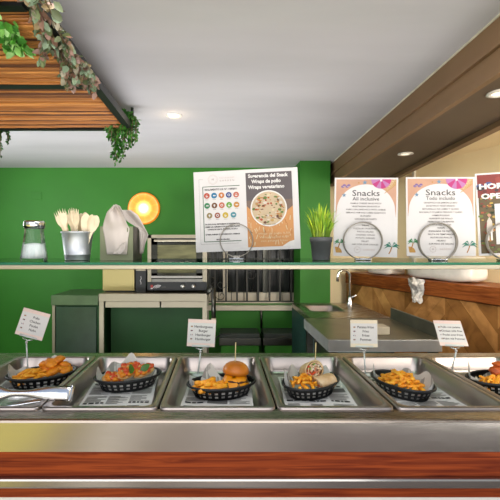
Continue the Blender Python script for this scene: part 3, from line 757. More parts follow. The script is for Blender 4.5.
price_sign('white menu card on a clear stem leaning back before the wood panelling', ['Pollo con patatas', 'Chicken with fries', 'Poulet avec frites', 'Huhn mit Pommes'], (P(451, 374, YS).x, YS, ZF + .004), P(450.5, 333, YS), (26, 0, -.6), (.6, 17, 25), pk, .0115)

# ================================================================ GLASS SHELF
ZS = 1.347
sh = thing('glass_shelf', 'long green edged glass shelf with a steel front rail above the counter', 'shelf', (0, 1.33, ZT))
mb = MB(); mb.box((-1.3, .001, ZS - .008 - ZT), (1.6, .45, ZS - ZT), M['glass']); mb.build('glass_panel', sh)
mb = MB(); mb.box((-1.3, -.001, ZS - .0078 - ZT), (1.6, .0009, ZS - .0003 - ZT), M['glass_edge']); mb.build('glass_edge', sh)
mb = MB(); mb.box((-1.3, -.004, ZS - .0225 - ZT), (1.6, .014, ZS - .0083 - ZT), M['steel_dull'], bev=.002); mb.build('front_rail', sh)
mb = MB()
for x in (-1.2, 1.5): 
    mb.box((x - .015, .395, 0), (x + .015, .425, ZS - .0083 - ZT), M['steel']); mb.box((x - .012, .01, ZS - .03 - ZT), (x + .012, .40, ZS - .0083 - ZT), M['steel'])
mb.build('support_post', sh)

# ---- salt shaker
p = P(34.3, 0, 1.5); t = thing('salt_shaker', 'glass salt shaker with a steel cap, half full of salt', 'salt shaker', (p.x, 1.5, ZS + .0005))
mb = MB(); seg = 10
mb.lathe([(.0001, .0), (.045, .0), (.048, .006), (.044, .03), (.038, .07), (.034, .1), (.033, .118)], M['clear'], seg, smooth=False); mb.lathe([(.0001, .006), (.044, .007), (.0405, .03), (.0345, .07), (.0305, .1), (.030, .118)], M['clear'], seg, smooth=False); mb.build('glass_body', t)
mb = MB(); mb.lathe([(.0001, .008), (.042, .008), (.039, .03), (.0345, .058), (.018, .062), (.0001, .064)], M['salt'], 24); mb.build('salt', t)
mb = MB(); mb.lathe([(.0345, .116), (.037, .117), (.037, .138), (.033, .144), (.0001, .146)], M['chrome'], 32)
for k in range(7): mb.disc(.0025, .1462, M['dark_gap'], 8, xf=Matrix.Translation((.016 * math.cos(k * .9), .016 * math.sin(k * .9), -.0004)))
mb.build('cap', t)

# ---- zinc pail with wooden cutlery
p = P(77.5, 0, 1.53); PX, PY = p.x, 1.53
t = thing('zinc_pail', 'small zinc pail filled with wooden forks and spoons', 'pail', (PX, PY, ZS + .0005))
mb = MB(); mb.lathe([(.0001, .003), (.041, .003), (.043, 0), (.0445, .003), (.046, .018), (.0475, .019), (.0475, .023), (.0462, .024), (.056, .098), (.0585, .1), (.0595, .103), (.058, .106), (.055, .103), (.0448, .02), (.0001, .006)], M['zinc'], 40); mb.build('pail_body', t)
def cut_mesh(kind):
    mb = MB(); L = .165
    half = [(0, .006), (.02, .0065), (.08, .0045), (.105, .0055), (.12, .0125), (.135, .0145), (.15, .013)]
    if kind == 'fork':
        L_ = [( -w, s) for s, w in half]; R_ = [(w, s) for s, w in half][::-1]
        top = [(.013, .165), (.009, .148), (.0065, .15), (.005, .168), (.0025, .15), (-.0025, .15), (-.005, .168), (-.0065, .15), (-.009, .148), (-.013, .165)]
        poly = L_[::1] + top[::-1] + R_
    else:
        half = [(0, .006), (.02, .0065), (.08, .0045), (.1, .006), (.115, .0125), (.135, .017), (.15, .0155), (.162, .009), (.167, .002)]
        poly = [(-w, s) for s, w in half] + [(w, s) for s, w in half][::-1]
    n = len(poly)
    vs = [(x, .006 * math.sin(z * 14) - .0008, z) for x, z in poly] + [(x, .006 * math.sin(z * 14) + .0008, z) for x, z in poly]
    mb.add(vs, [tuple(range(n))[::-1], tuple(range(n, 2 * n))] + [(i, (i + 1) % n, n + (i + 1) % n, n + i) for i in range(n)], M['birch'])
    return mb.mesh('wooden_' + kind)
cm = {'fork': cut_mesh('fork'), 'spoon': cut_mesh('spoon')}
rnd = random.Random(5)
for i in range(16):
    kind = 'fork' if i < 8 else 'spoon'
    q = (i % 8) / 7
    x = (-.034 + .036 * q) if kind == 'fork' else (-.008 + .044 * q)
    y = rnd.uniform(-.03, .03)
    o = bpy.data.objects.new('wooden_' + kind, cm[kind]); COL.objects.link(o)
    o.location = (PX + x * .65, PY + y * .7, ZS + rnd.uniform(.010, .022) - (.03 * abs(x) / .04 + .012 if kind == 'spoon' else .014 * abs(x - -.02) / .03) + .012)
    o.location.z = max(o.location.z, ZS + .008)
    o.rotation_euler = (-y * 4, x * 9.5, rnd.uniform(-.5, .5))
    tag(o, 'pale wooden %s standing in the zinc pail' % kind, kind, 'wooden %ss in the zinc pail' % kind)

M['dispenser'] = mat('dispenser_steel', '6f755a', .35, .5)
# ---- napkin dispenser
YD = 1.5; xa, xb = P(100, 0, YD).x, P(133, 0, YD).x
t = thing('napkin_dispenser', 'grey steel napkin dispenser with open U shaped front', 'napkin dispenser', ((xa + xb) / 2, YD, ZS + .0005))
hw = (xb - xa) / 2; hh = .124
for y in (0, .166):
    mb = MB(); mb.box((-hw, y, 0), (hw, y + .003, .034), M['dispenser']); mb.box((-hw, y, .034), (-hw + .024, y + .003, hh), M['dispenser']); mb.box((hw - .022, y, .034), (hw, y + .003, hh), M['dispenser']); mb.build('face_plate', t)
mb = MB(); mb.box((-hw, .003, 0), (-hw + .002, .166, hh), M['dispenser']); mb.box((-hw + .002, .003, 0), (hw - .002, .166, .003), M['dispenser']); mb.box((hw - .002, .003, 0), (hw, .166, hh), M['steel_dark']); mb.build('body_shell', t)  # right side in darker steel: its dark reflection is put into the colour
def napkin(label, left, right, Y, amp, seed, lean=0):
    mb = MB()
    def ev(pts, v):
        v *= len(pts) - 1; i = min(int(v), len(pts) - 2); s_ = v - i
        return (pts[i][0] + (pts[i + 1][0] - pts[i][0]) * s_, pts[i][1] + (pts[i + 1][1] - pts[i][1]) * s_)
    c = P(sum(p[0] for p in left + right) / len(left + right), 255, Y)
    def f(u, v):
        a, b = ev(left, v), ev(right, v); px, py = a[0] + (b[0] - a[0]) * u, a[1] + (b[1] - a[1]) * u
        y = Y + amp * math.sin(u * 7 + v * 2.2 + seed) * (.35 + .65 * v) + amp * .6 * noise.noise(Vector((u * 3, v * 4, seed))) + lean * v * v
        return P(px, py, y) - c
    mb.grid(f, 18, 22, M['napkin'])
    tag(mb.build('paper_napkin', loc=c, solid=.001), label, 'napkin', 'napkins in the steel dispenser')
napkin('white folded paper napkin bulging out of the dispenser front, nearest', [(107, 254.5), (105, 240), (102.5, 228), (104, 221), (107, 212), (114, 204.5)], [(127, 254.5), (128, 240), (129.5, 229), (126, 222), (121, 212), (117, 207)], 1.492, .014, 1)
napkin('white paper napkin standing right behind the nearest one in the dispenser', [(112, 252), (113, 240), (114, 230), (113, 220), (113, 210), (115.5, 204)], [(129, 252), (129, 242), (128.5, 232), (126, 221), (123, 212), (120, 206)], 1.51, .006, 2)
napkin('folded napkin corner poking down over the dispenser front lip', [(113, 254), (115, 250), (119, 246), (123, 243)], [(121, 254), (125, 250), (126, 245), (124.5, 242)], 1.484, .003, 4)
napkin('white paper napkin spreading from the back side of the dispenser', [(139.5, 253.5), (139.5, 240), (139, 229), (128, 222), (119, 214), (121, 210)], [(143, 253.5), (145, 244), (148.5, 235), (143, 224), (138, 215), (131, 210)], 1.6, .010, 3)

# ---- potted grass
p = P(321, 0, 1.53); t = thing('potted_grass', 'green ornamental grass in a small dark grey pot', 'potted plant', (p.x, 1.53, ZS + .0005))
mb = MB(); mb.lathe([(.0001, .0), (.031, .0), (.032, .003), (.038, .066), (.0405, .067), (.0415, .085), (.039, .085), (.037, .07), (.0001, .068)], M['pot'], 36); mb.build('pot', t)
mb = MB(); mb.disc(.037, .074, M['dark_gap'], 24); mb.build('soil', t)
mb = MB(); rnd = random.Random(3)
for i in range(230):
    a = rnd.random() * 2 * PI; q = math.sqrt(rnd.random()); bx_, by_ = .03 * q * math.cos(a), .03 * q * math.sin(a)
    h = rnd.uniform(.07, .155) * (1.05 - .3 * q); ln = rnd.uniform(.2, 1.05) * (.012 + .042 * q)
    dx, dy = ln * math.cos(a), ln * math.sin(a); w = .0022; pa = a + PI / 2 + rnd.uniform(-.8, .8)
    px_, py_ = w * math.cos(pa), w * math.sin(pa); z0 = .073
    g_ = rnd.random(); colr = lin((.42 + .36 * g_, .64 + .22 * g_, .14 + .08 * g_))[:3]
    dk = tuple(c * .55 for c in colr)
    q1 = [(bx_ - px_, by_ - py_, z0), (bx_ + px_, by_ + py_, z0), (bx_ + px_ + dx * .25, by_ + py_ + dy * .25, z0 + h * .5), (bx_ - px_ + dx * .25, by_ - py_ + dy * .25, z0 + h * .5)]
    q2 = [q1[3], q1[2], (bx_ + px_ * .7 + dx * .6, by_ + py_ * .7 + dy * .6, z0 + h * .85), (bx_ - px_ * .7 + dx * .6, by_ - py_ * .7 + dy * .6, z0 + h * .85)]
    mb.add(q1, [(0, 1, 2, 3)], M['leaf'], col=dk); mb.add(q2, [(0, 1, 2, 3)], M['leaf'], col=colr)
    mb.add([q2[3], q2[2], (bx_ + dx, by_ + dy, z0 + h)], [(0, 1, 2)], M['leaf'], col=colr)
mb.build('grass_blades', t, fix=False)

# ================================================================ POSTERS
def place(o, c, H, roll=0, yaw=0, pitch=0):
    rot = Matrix.Rotation(R(yaw), 4, 'Z') @ Matrix.Rotation(R(pitch), 4, 'X') @ Matrix.Rotation(R(-roll), 4, 'Y')
    o.matrix_world = Matrix.Translation(Vector(c)) @ rot @ Matrix.Translation((0, 0, -H / 2))
BK_ = ink('black', '2a2828'); GREY = ink('grey', '8a8580'); PINK = ink('pale_pink', 'e9c9bf')
# --- allergen notice + wrap advert (one double sheet)
W, H = .398, .310
s = Sheet(W, H, M['paper'], bend=0)
s.line([(.02, H - .03), (.02, .03), (.165, .03)], .0008, GREY); s.line([(.02, H - .03), (.036, H - .03)], .0008, GREY)
s.ring(.074, H - .032, .0175, .0185, PINK, 1); s.ring(.074, H - .032, .014, .0145, PINK, 1); s.text('H', .074, H - .032, .012, ink('rose', 'b08a80'))
s.text('RESTAURANT', .128, H - .027, .008, PINK, space=1.5, width=.058); s.text('GARDEN', .128, H - .038, .008, ink('rose', 'b08a80'), space=2, width=.055)
GL = ink('frame_green', '2f6a42')
x0_, x1_, y0_, y1_ = .034, .176, .039, H - .059
s.line([(x1_, y1_), (x0_, y1_), (x0_, y0_), (x1_, y0_)], .0026, GL)
s.text('REGLAMENTO U.E. Nº 1169/2011', (x0_ + x1_) / 2 - .001, y1_ - .012, .0095, BK_, width=.124, bold=.0003)
icons = [['d9532c', '1f86b8', 'ea8a36', '2c4c9c', 'e2775c'], ['2f9158', '85522a', 'e2704a', '72b82e', 'e09a3c'], ['a7935c', 'b0634a', 'e6c61e', '4f9fae']]
for r_, row in enumerate(icons):
    for c_, col in enumerate(row):
        u = x0_ + .0145 + c_ * .0283 + (.008 if r_ == 2 else 0) * (1 + .3 * c_); v = y1_ - .035 - r_ * .0385
        s.disc(u, v, .0112, ink('icon_' + col, col), 2); wht = M['paper']
        k = (r_ * 5 + c_)
        if k % 4 == 0: s.disc(u, v - .001, .0048, wht, 3, 180, 360); s.line([(u - .004, v + .002), (u + .003, v + .004)], .0018, wht, 3)
        elif k % 4 == 1: s.disc(u, v, .0042, wht, 3, ry=.0026); s.poly([(u + .003, v), (u + .0062, v + .003), (u + .0062, v - .003)], wht, 3)
        elif k % 4 == 2: s.disc(u, v + .001, .0036, wht, 3); s.rect(u - .0015, v - .0055, u + .0015, v, wht, 3)
        else: s.ring(u, v, .003, .0052, wht, 3, 12)
        s.line([(u - .006, v - .0152), (u + .006, v - .0152)], .0012, GREY, 2)
for k, ln in enumerate(['EN ESTE LOCAL DISPONEMOS DE INFORMACIÓN', 'SOBRE LOS ALÉRGENOS DE NUESTROS PLATOS', 'CONSULTE CON EL PERSONAL DE SALA', '', 'SI TIENE ALERGIA O INTOLERANCIA AVÍSENOS', '', 'MUCHAS GRACIAS']):
    if ln: s.text(ln, (x0_ + x1_) / 2, y1_ - .146 - k * .0098, .0072, BK_, width=min(.132, .0036 * len(ln)), bold=.0003)
u0, u1, v0, v1 = .200, .375, .012, H - .013
s.rect(u0, v0, u1, v1, ink('advert_orange', 'efa862')); s.rect(u0, .19, u1, v1, ink('advert_grey', '6a6062'), 2)
s.poly([(u0, .19), (u0 + .06, .19), (u0 + .03, .14), (u0, .17)], ink('advert_brown', '8a7264'), 2); s.poly([(u1, .19), (u1 - .06, .19), (u1 - .025, .145), (u1, .165)], ink('advert_brown', '8a7264'), 2)
WH = ink('card_print_white', 'c9c6c2')
for k, (ln, wd) in enumerate((('Sugerencia del Snack', .152), ('Wraps de pollo', .112), ('Wraps vegetariano', .138))):
    s.text(ln, (u0 + u1) / 2 - (.01 if k else .003), v1 - .0135 - k * .0215, .0185, WH, 4, width=wd, bold=.0007)
cu, cv = (u0 + u1) / 2 - .004, .158
s.disc(cu, cv, .069, WH, 5, n=40); s.disc(cu, cv, .064, ink('plate_cream', 'ecd2ac'), 6, n=40)
rnd = random.Random(8)
foodc = [ink('food_a', 'fff4e4'), ink('food_b', 'dd8a3c'), ink('food_c', '6e8c3a'), ink('food_d', 'd9b067'), ink('food_e', '7a4a2a'), ink('food_f', 'c94f2a'), ink('food_g', 'fae6b8')]
for k in range(120):
    a, q = rnd.random() * 6.3, .057 * math.sqrt(rnd.random()); rr = rnd.uniform(.002, .0075)
    s.disc(cu + q * math.cos(a), cv + q * math.sin(a), rr, rnd.choice(foodc), 7 + k % 6, n=9, ry=rr * rnd.uniform(.3, .9))
s.text('vegetariano · pollo', cu, cv - .061, .006, BK_, 14, width=.05)
for k in range(60):
    a = rnd.uniform(u0 + .006, u1 - .006); b = rnd.uniform(v0 + .004, .13); ln = rnd.uniform(.004, .02)
    s.line([(a, b), (min(u1, a + ln * .4 * rnd.uniform(-1, 1)), min(.15, b + ln))], rnd.uniform(.001, .004), rnd.choice([ink('advert_light', 'ffdcaa'), ink('advert_deep', 'cc8340'), ink('food_g', 'fae6b8')]), 3)
for k, ln in enumerate(['Wrap de pollo 6,50', 'Wrap vegetal 6,00', 'con patatas fritas']): s.text(ln, (u0 + u1) / 2 + .012, .062 - k * .014, .010, ink('advert_pale', 'ffe6b8'), 4, width=.12 - .01 * k)
s.poly([(u1 - .045, v0), (u1, v0), (u1, v0 + .022), (u1 - .02, v0 + .016)], WH, 4)
o = s.build('poster'); tag(o, 'white double poster with allergen icons left and wrap advert right', 'poster'); place(o, P(246.5, 210.0, 1.57), H, 2.2, -4, -2)

# --- beach menus
def beach_menu(title2, lines, rnd_seed, W, H, stop):
    s = Sheet(W, H, M['paper'])
    PE = ink('peach', 'eab595'); WHT = M['paper']
    mgn = .006
    s.rect(mgn, H * .5, W - mgn, H - mgn, PE, 1)
    # white arch
    pts = [(mgn, H * .48)] + [(W / 2 + (W / 2 - mgn * 1.6) * math.cos(R(180 - 180 * k / 30)), H * .58 + (H * .335) * math.sin(R(180 - 180 * k / 30))) for k in range(31)] + [(W - mgn, H * .48)]
    s.poly(pts, WHT, 2)
    # parasol
    ux, uy, ur = W * .735, H - mgn, W * .155
    for k in range(6): s.disc(ux, uy, ur, ink('magenta', 'd8358c') if k % 2 else ink('orchid', 'd487c6'), 3, 180 + 30 * k, 210 + 30 * k, 6)
    s.disc(ux, uy - .004, .004, WHT, 4)
    # striped towel
    tw = [(W * .78, H * .79), (W * .99 - mgn, H * .91), (W * .99 - mgn, H - mgn), (W * .93, H - mgn)]
    s.poly(tw, ink('towel_cream', 'f6e6c2'), 2)
    for k in range(6):
        f = k / 6 + .06; a = (tw[0][0] + (tw[3][0] - tw[0][0]) * f, tw[0][1] + (tw[3][1] - tw[0][1]) * f); b = (tw[1][0], tw[1][1] + (tw[2][1] - tw[1][1]) * f)
        s.line([a, b], .0022, ink('towel_gold', 'd9a04a'), 3)
    # flip-flops
    for dx in (0, .016): 
        for k in (0, 1): s.disc(W * .13 + dx + .006 * k, H * .885 + .005 * k, .006, ink('violet', '9a78b4'), 3, n=12, ry=.0045)
        s.line([(W * .13 + dx, H * .885), (W * .13 + dx + .008, H * .892)], .001, WHT, 4)
    # starfish
    for sx, sy, sr in ((.48, .94, .010), (.155, .775, .009), (.385, .935, .004)):
        pts = [(W * sx + (sr if k % 2 == 0 else sr * .42) * math.cos(R(90 + 36 * k)), H * sy + (sr if k % 2 == 0 else sr * .42) * math.sin(R(90 + 36 * k))) for k in range(10)]
        for k in range(0, 10, 2): s.poly([pts[k], pts[(k + 1) % 10], (W * sx, H * sy), pts[k - 1]], ink('star_blue', '7fa6c4') if sr > .005 else ink('towel_gold', 'd9a04a'), 3)
    # palms
    def palm(u, v, k, flip, col):
        s.line([(u, v), (u + .006 * flip, v + .012), (u + .010 * flip, v + .026)], .004, ink('trunk', 'c98a48'), 3)
        tx, ty = u + .010 * flip, v + .028
        for a in (15, 60, 120, 165, 200, -20):
            e = (tx + .026 * k * math.cos(R(a)), ty + .016 * k * math.sin(R(a)) - .004)
            mx_, my_ = (tx + e[0]) / 2, (ty + e[1]) / 2 + .007
            s.poly([(tx, ty - .002), (mx_, my_ - .004), e, (mx_, my_ + .003)], col, 4 + (a % 3))
    s.disc(W * .04, .012, .022, ink('sand', 'e0a94e'), 2, 0, 100, 10)
    palm(W * .055, .022, .85, 1, ink('palm_green', '3f9a5c')); palm(W * .87, .012, 1.15, 1, ink('palm_teal', '1f8f76'))
    # text
    s.text('Snacks', W * .5, H * .80, .031, BK_, 4, width=W * .43, bold=.0001)
    s.text(title2, W * .5, H * .728, .0185, BK_, 4, width=W * .42, bold=.0001)
    for k, ln in enumerate(lines):
        s.text(ln, W * .5, H * .672 - k * .0116 * H / .29, .0078, GREY if k > stop else ink('text_grey', '5d5854'), 4, width=min(W * .62, .0052 * len(ln)), bold=.0001)
    s.ring(W * .38, H * .085, .0105, .0112, ink('rose', 'b08a80'), 3); s.text('H', W * .38, H * .085, .009, ink('rose', 'b08a80')); s.text('GARDEN', W * .56, H * .085, .008, PINK, 3, space=1.4)
    return s
Wb, Hb = .226, .293
s = beach_menu('All inclusive', ['HAM & CHEESE SANDWICH', 'VEGETARIAN SANDWICH', 'PORK LOIN SANDWICH WITH CHEESE', 'SERRANO HAM AND CHEESE SANDWICH', 'BURGERS', 'CHICKEN NUGGETS', 'HOT DOGS', 'WRAPS', 'PIZZA BY PORTION', 'PASTA SALAD', 'CHICKEN WINGS', 'POTATO WEDGES', 'FRUIT', 'ASK FOR OUR SAUCES'], 1, Wb, Hb, 6)
o = s.build('poster'); tag(o, 'beach themed menu poster headed Snacks All inclusive, beside the potted grass', 'poster', 'beach themed snack menus'); place(o, P(365.5, 217.0, 1.52), Hb, -1.5, -9, -3)
Wc, Hc = .246, .287
s = beach_menu('Todo incluido', ['SANDWICH DE JAMÓN-QUESO', 'SANDWICH VEGETARIANO', 'BOCADILLO DE LOMO Y QUESO', 'BOCADILLO DE JAMÓN SERRANO Y QUESO', 'HAMBURGUESAS', 'NUGGETS DE POLLO', 'PERRITOS CALIENTES', 'PATATAS FRITAS', 'WRAPS', 'ENSALADA DE PASTA', 'FRUTA DE TEMPORADA', 'ALITAS DE POLLO', 'HELADO', 'SURTIDO DE SALSAS'], 2, Wc, Hc, 20)
o = s.build('poster'); tag(o, 'beach themed menu poster headed Snacks Todo incluido, second from right', 'poster', 'beach themed snack menus'); place(o, P(440.7, 216.4, 1.49), Hc, -.2, -2, -2)
# --- opening hours poster, cut by the frame
Wd, Hd = .24, .30
s = Sheet(Wd, Hd, M['paper'])
s.rect(.008, .008, Wd - .006, Hd - .008, ink('autumn', '6e5a32'))
s.rect(.006, Hd * .70, Wd - .006, Hd - .006, ink('deep_red', '94281f'), 2)
rnd = random.Random(12); ac = [ink('aut_a', 'c8842c'), ink('aut_b', 'd8b44c'), ink('aut_c', '7c8a34'), ink('aut_d', '8a3a20'), ink('aut_e', '3c4a2a'), ink('aut_f', 'b8562a')]
for k in range(260):
    a, b = rnd.uniform(.012, Wd - .012), rnd.uniform(.012, Hd * .74); rr = rnd.uniform(.003, .009); s.disc(a, b, rr, rnd.choice(ac), 3 + k % 4, n=7, ry=rr * .6)
for k in range(40):
    a, b = rnd.uniform(.012, Wd - .012), rnd.uniform(Hd * .72, Hd - .02); rr = rnd.uniform(.006, .014); s.disc(a, b, rr, rnd.choice([ink('bl_a', '4a5f9c'), ink('bl_b', '6e1f1c'), ink('bl_c', '343038'), ink('bl_d', 'a83a2c')]), 3 + k % 3, n=9, ry=rr * .7)
s.poly([(.028, .085), (.05, .085), (.047, .125), (.039, .14), (.031, .125)], ink('costume_white', 'eee3d6'), 8); s.disc(.039, .146, .006, ink('skin', 'e0a888'), 8); s.line([(.03, .12), (.022, .1)], .004, ink('deep_red', '94281f'), 8); s.line([(.033, .085), (.033, .055)], .006, WH, 8); s.line([(.044, .085), (.044, .055)], .006, WH, 8)
s.rect(.058, .04, Wd - .012, Hd * .62, M['paper'], 9)
s.text('HORARIO', .010, Hd - .050, .026, WH, 9, width=.165, bold=.0012, align='LEFT'); s.text('OPENING', .016, Hd - .086, .026, WH, 9, width=.155, bold=.0012, align='LEFT')
for k, ln in enumerate(['Snack', 'Lunes a domingo', '10:00 - 18:00', 'Monday to Sunday', '10 am - 6 pm']): s.text(ln, .085 + .065, Hd * .54 - k * .024, .013, BK_, 10)
o = s.build('poster'); tag(o, 'colourful opening hours poster cut by the right edge', 'poster'); place(o, P(514, 213, 1.47), Hd, 2.0, -12, -2)

M['ring'] = mat('ring_wire', '8c867c', .35, .4)
# --- ring clip holders
def ring_holder(px, pyc, rp, Y, label, off, yaw):
    c = P(px, pyc, Y - off); t = thing('ring_clip_holder', label, 'sign holder', (c.x, c.y, ZS + .0005), (0, 0, R(yaw)), group='wire ring sign holders')
    r = rp * Y / F; cz = c.z - ZS
    mb = MB()
    mb.tube([(r * math.sin(2 * PI * k / 48), 0, cz + r * math.cos(2 * PI * k / 48)) for k in range(48)], .0021, M['ring'], 6, closed=True)
    mb.tube([(r * math.sin(2 * PI * k / 48), off * 2, cz + r * math.cos(2 * PI * k / 48)) for k in range(48)], .0021, M['ring'], 6, closed=True)
    mb.build('wire_ring', t)
    mb = MB(); mb.box((-.028, -.012, 0), (.028, off * 2 + .012, .006), M['chrome'], bev=.002); mb.box((-.012, off - .006, .006), (.012, off + .006, max(.009, cz - r + .004)), M['chrome']); mb.build('base', t)
ring_holder(236.5, 240.5, 16.3, 1.57, 'silver wire ring holder gripping the double poster', .005, -4)
ring_holder(363, 241, 18.6, 1.51, 'silver wire ring holder gripping the menu beside the potted grass', .005, -9)
ring_holder(438.5, 242, 18.8, 1.48, 'silver wire ring holder gripping the second menu from the right', .005, -2)
ring_holder(508, 241, 18.5, 1.46, 'silver wire ring holder at the right edge gripping the opening hours poster', .006, -12)

# ================================================================ BACK KITCHEN
M['fridge_top'] = mat('fridge_top', '536a48', .4, .3)
M['fridge_door'] = mat('fridge_door', '2c4434', .25)
M['machine'] = steel('machine_steel', 'b7aa78', .42, (20, 1, 1))
# undercounter fridge
xa, xb = P(52, 0, 3.75).x, P(99, 0, 3.75).x
t = thing('undercounter_fridge', 'low undercounter fridge with dark door and pale top, left of the oven table', 'fridge', ((xa + xb) / 2, 3.75, 0)); hw = (xb - xa) / 2 - .003
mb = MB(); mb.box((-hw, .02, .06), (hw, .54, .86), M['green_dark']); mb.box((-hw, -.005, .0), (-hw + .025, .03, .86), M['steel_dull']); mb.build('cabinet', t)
mb = MB(); mb.box((-hw - .01, -.01, .86), (hw, .54, .95), M['fridge_top'], bev=.004); mb.build('worktop', t)
mb = MB(); mb.box((-hw + .03, -.003, .08), (hw - .02, .02, .845), M['fridge_door'], bev=.003); mb.build('door', t)
# oven table
xa, xb = P(98.5, 0, 3.7).x, P(207.5, 0, 3.7).x; hw = (xb - xa) / 2; mid = (xa + xb) / 2
t = thing('oven_table', 'stainless steel work table with two drawers under the oven', 'work table', (mid, 3.7, 0))
mb = MB(); mb.box((-hw, 0, .90), (hw, .59, .972), M['steel_dull'], bev=.004); mb.build('table_top', t)
for x0, x1 in ((P(105, 0, 3.7).x - mid, P(159.5, 0, 3.7).x - mid), (P(161, 0, 3.7).x - mid, P(203, 0, 3.7).x - mid)):
    mb = MB(); mb.box((x0, .012, .845), (x1, .5, .897), M['steel_dull']); mb.build('drawer', t)
for x in (-hw + .005, hw - .045):
    for y in (.005, .54): mb = MB(); mb.box((x, y, 0), (x + .04, y + .04, .90), M['steel_dull']); mb.build('leg', t)
mb = MB(); mb.box((-hw + .045, .25, .1), (hw - .045, .27, .84), M['green_dark']); mb.build('shade_panel', t)  # added dark sheet standing in for the shaded wall under the table
mb = MB(); mb.tube([(hw - .01, .02, .965), (hw + .02, .0, 1.0), (hw + .04, 0, 1.03), (hw + .055, 0, 1.02), (hw + .055, 0, .72)], .02, M['steel_dark'], 8); mb.tube([(hw + .055, 0, .75), (hw + .055, 0, .72)], .022, M['tile'], 8); mb.build('handle', t)
# oven
xa, xb = P(147.5, 0, 3.76).x, P(207, 0, 3.76).x; hw = (xb - xa) / 2
t = thing('oven', 'countertop steel convection oven with glass door and two knobs', 'oven', ((xa + xb) / 2, 3.76, .9725))
OH = .53
mb = MB(); mb.box((-hw, .02, .02), (hw, .5, OH), M['steel'], bev=.004)
mb.box((-hw, 0, .10), (-hw + .035, .02, OH), M['steel_dull']); mb.box((hw - .04, 0, .10), (hw, .02, OH), M['steel_dull']); mb.box((-hw, 0, OH - .03), (hw, .02, OH), M['steel_dull']); mb.build('body', t)
for x in (-hw + .03, hw - .03): mb = MB(); mb.lathe([(.015, 0), (.015, .02)], M['black_plastic'], 12, xf=Matrix.Translation((x, .1, 0))); mb.lathe([(.015, 0), (.015, .02)], M['black_plastic'], 12, xf=Matrix.Translation((x, .42, 0))); mb.build('foot', t)
d = None
mb = MB(); a, b, z0, z1 = -hw + .036, hw - .042, .125, OH - .032
for lo, hi in (((a, -.012, z0), (a + .055, .019, z1)), ((b - .055, -.012, z0), (b, .019, z1)), ((a, -.012, z1 - .06), (b, .019, z1)), ((a, -.012, z0), (b, .019, z0 + .055))): mb.box(lo, hi, M['oven_glass'])
mb.box((a, -.016, z0 + .01), (b, -.012, z0 + .03), M['steel']); d = mb.build('door', t)
mb = MB(); mb.box((a + .055, .002, z0 + .055), (b - .055, .006, z1 - .06), M['oven_inside']); 
mb.build('door_window', d)
mb = MB(); mb.box((a + .03, -.05, z1 - .03), (b - .03, -.035, z1 - .012), M['steel_dull'], bev=.004); mb.box((a + .04, -.036, z1 - .028), (a + .055, -.012, z1 - .014), M['steel_dull']); mb.box((b - .055, -.036, z1 - .028), (b - .04, -.012, z1 - .014), M['steel_dull']); mb.build('handle', d)
mb = MB(); mb.box((-hw, -.004, .022), (hw, .02, .098), M['black_plastic'])
S_ = Sheet(.3, .076, M['black_plastic'])
for k, rr in enumerate((.014, .023, .032)):
    S_.line([(.10 + rr * 1.5 * math.cos(R(a_)), .016 + rr * math.sin(R(a_))) for a_ in range(60, 170, 12)], .005, M['paper'], 2)
S_.text('OVEN', .148, .03, .014, GREY, 2); S_.rect(.03, .025, .05, .05, ink('red', 'c03028'), 1); S_.rect(.03, .014, .05, .022, M['paper'], 1)
vs = [Vector((v.x - hw + .15, v.y - .0055, v.z + .022)) for v in S_.mb.v]
for f, mi in zip(S_.mb.f, S_.mb.mi): mb.add([vs[i] for i in f], [tuple(range(len(f)))], S_.mb.mats[mi])
cp = mb.build('control_panel', t, fix=False)
for px in (183, 193.5):
    mb = MB(); mb.lathe([(.02, 0), (.02, .012), (.016, .024), (.0001, .025)], M['steel'], 20, xf=Matrix.Rotation(PI / 2, 4, 'X')); mb.build('knob', cp, loc=(P(px, 0, 3.76).x - (xa + xb) / 2, -.004, .06))
# steel box appliance & black box beside it
xa, xb = P(102.5, 0, 3.8).x, P(134.5, 0, 3.8).x; hw = (xb - xa) / 2
t = thing('steel_machine', 'square steel countertop machine behind the napkin dispenser', 'kitchen machine', ((xa + xb) / 2, 3.8, .9725))
mb = MB(); mb.box((-hw, 0, .012), (hw, .35, .215), M['machine'], bev=.006); mb.build('body', t)
mb = MB(); mb.box((-hw + .05, .03, .216), (hw - .01, .3, .228), M['black_plastic']); mb.build('lid', t)
mb = MB(); mb.box((-hw + .02, .02, 0), (hw - .02, .33, .0118), M['black_plastic']); mb.build('foot', t)
xa, xb = P(135.5, 0, 3.78).x, P(146, 0, 3.78).x
t = thing('black_dispenser', 'slim black box standing between the steel machine and the oven', 'dispenser', ((xa + xb) / 2, 3.78, .9725)); hw = (xb - xa) / 2
mb = MB(); mb.box((-hw, 0, 0), (hw, .3, .30), M['black_plastic'], bev=.004); mb.build('body', t)
mb = MB(); mb.box((-hw + .004, -.002, .20), (hw - .004, .0, .225), M['steel_dull']); mb.tube([(.0, -.002, .15), (.006, -.002, .13), (-.005, -.002, .11), (.005, -.002, .09), (0, -.002, .075)], .0025, M['paper'], 5); mb.build('badge', t)

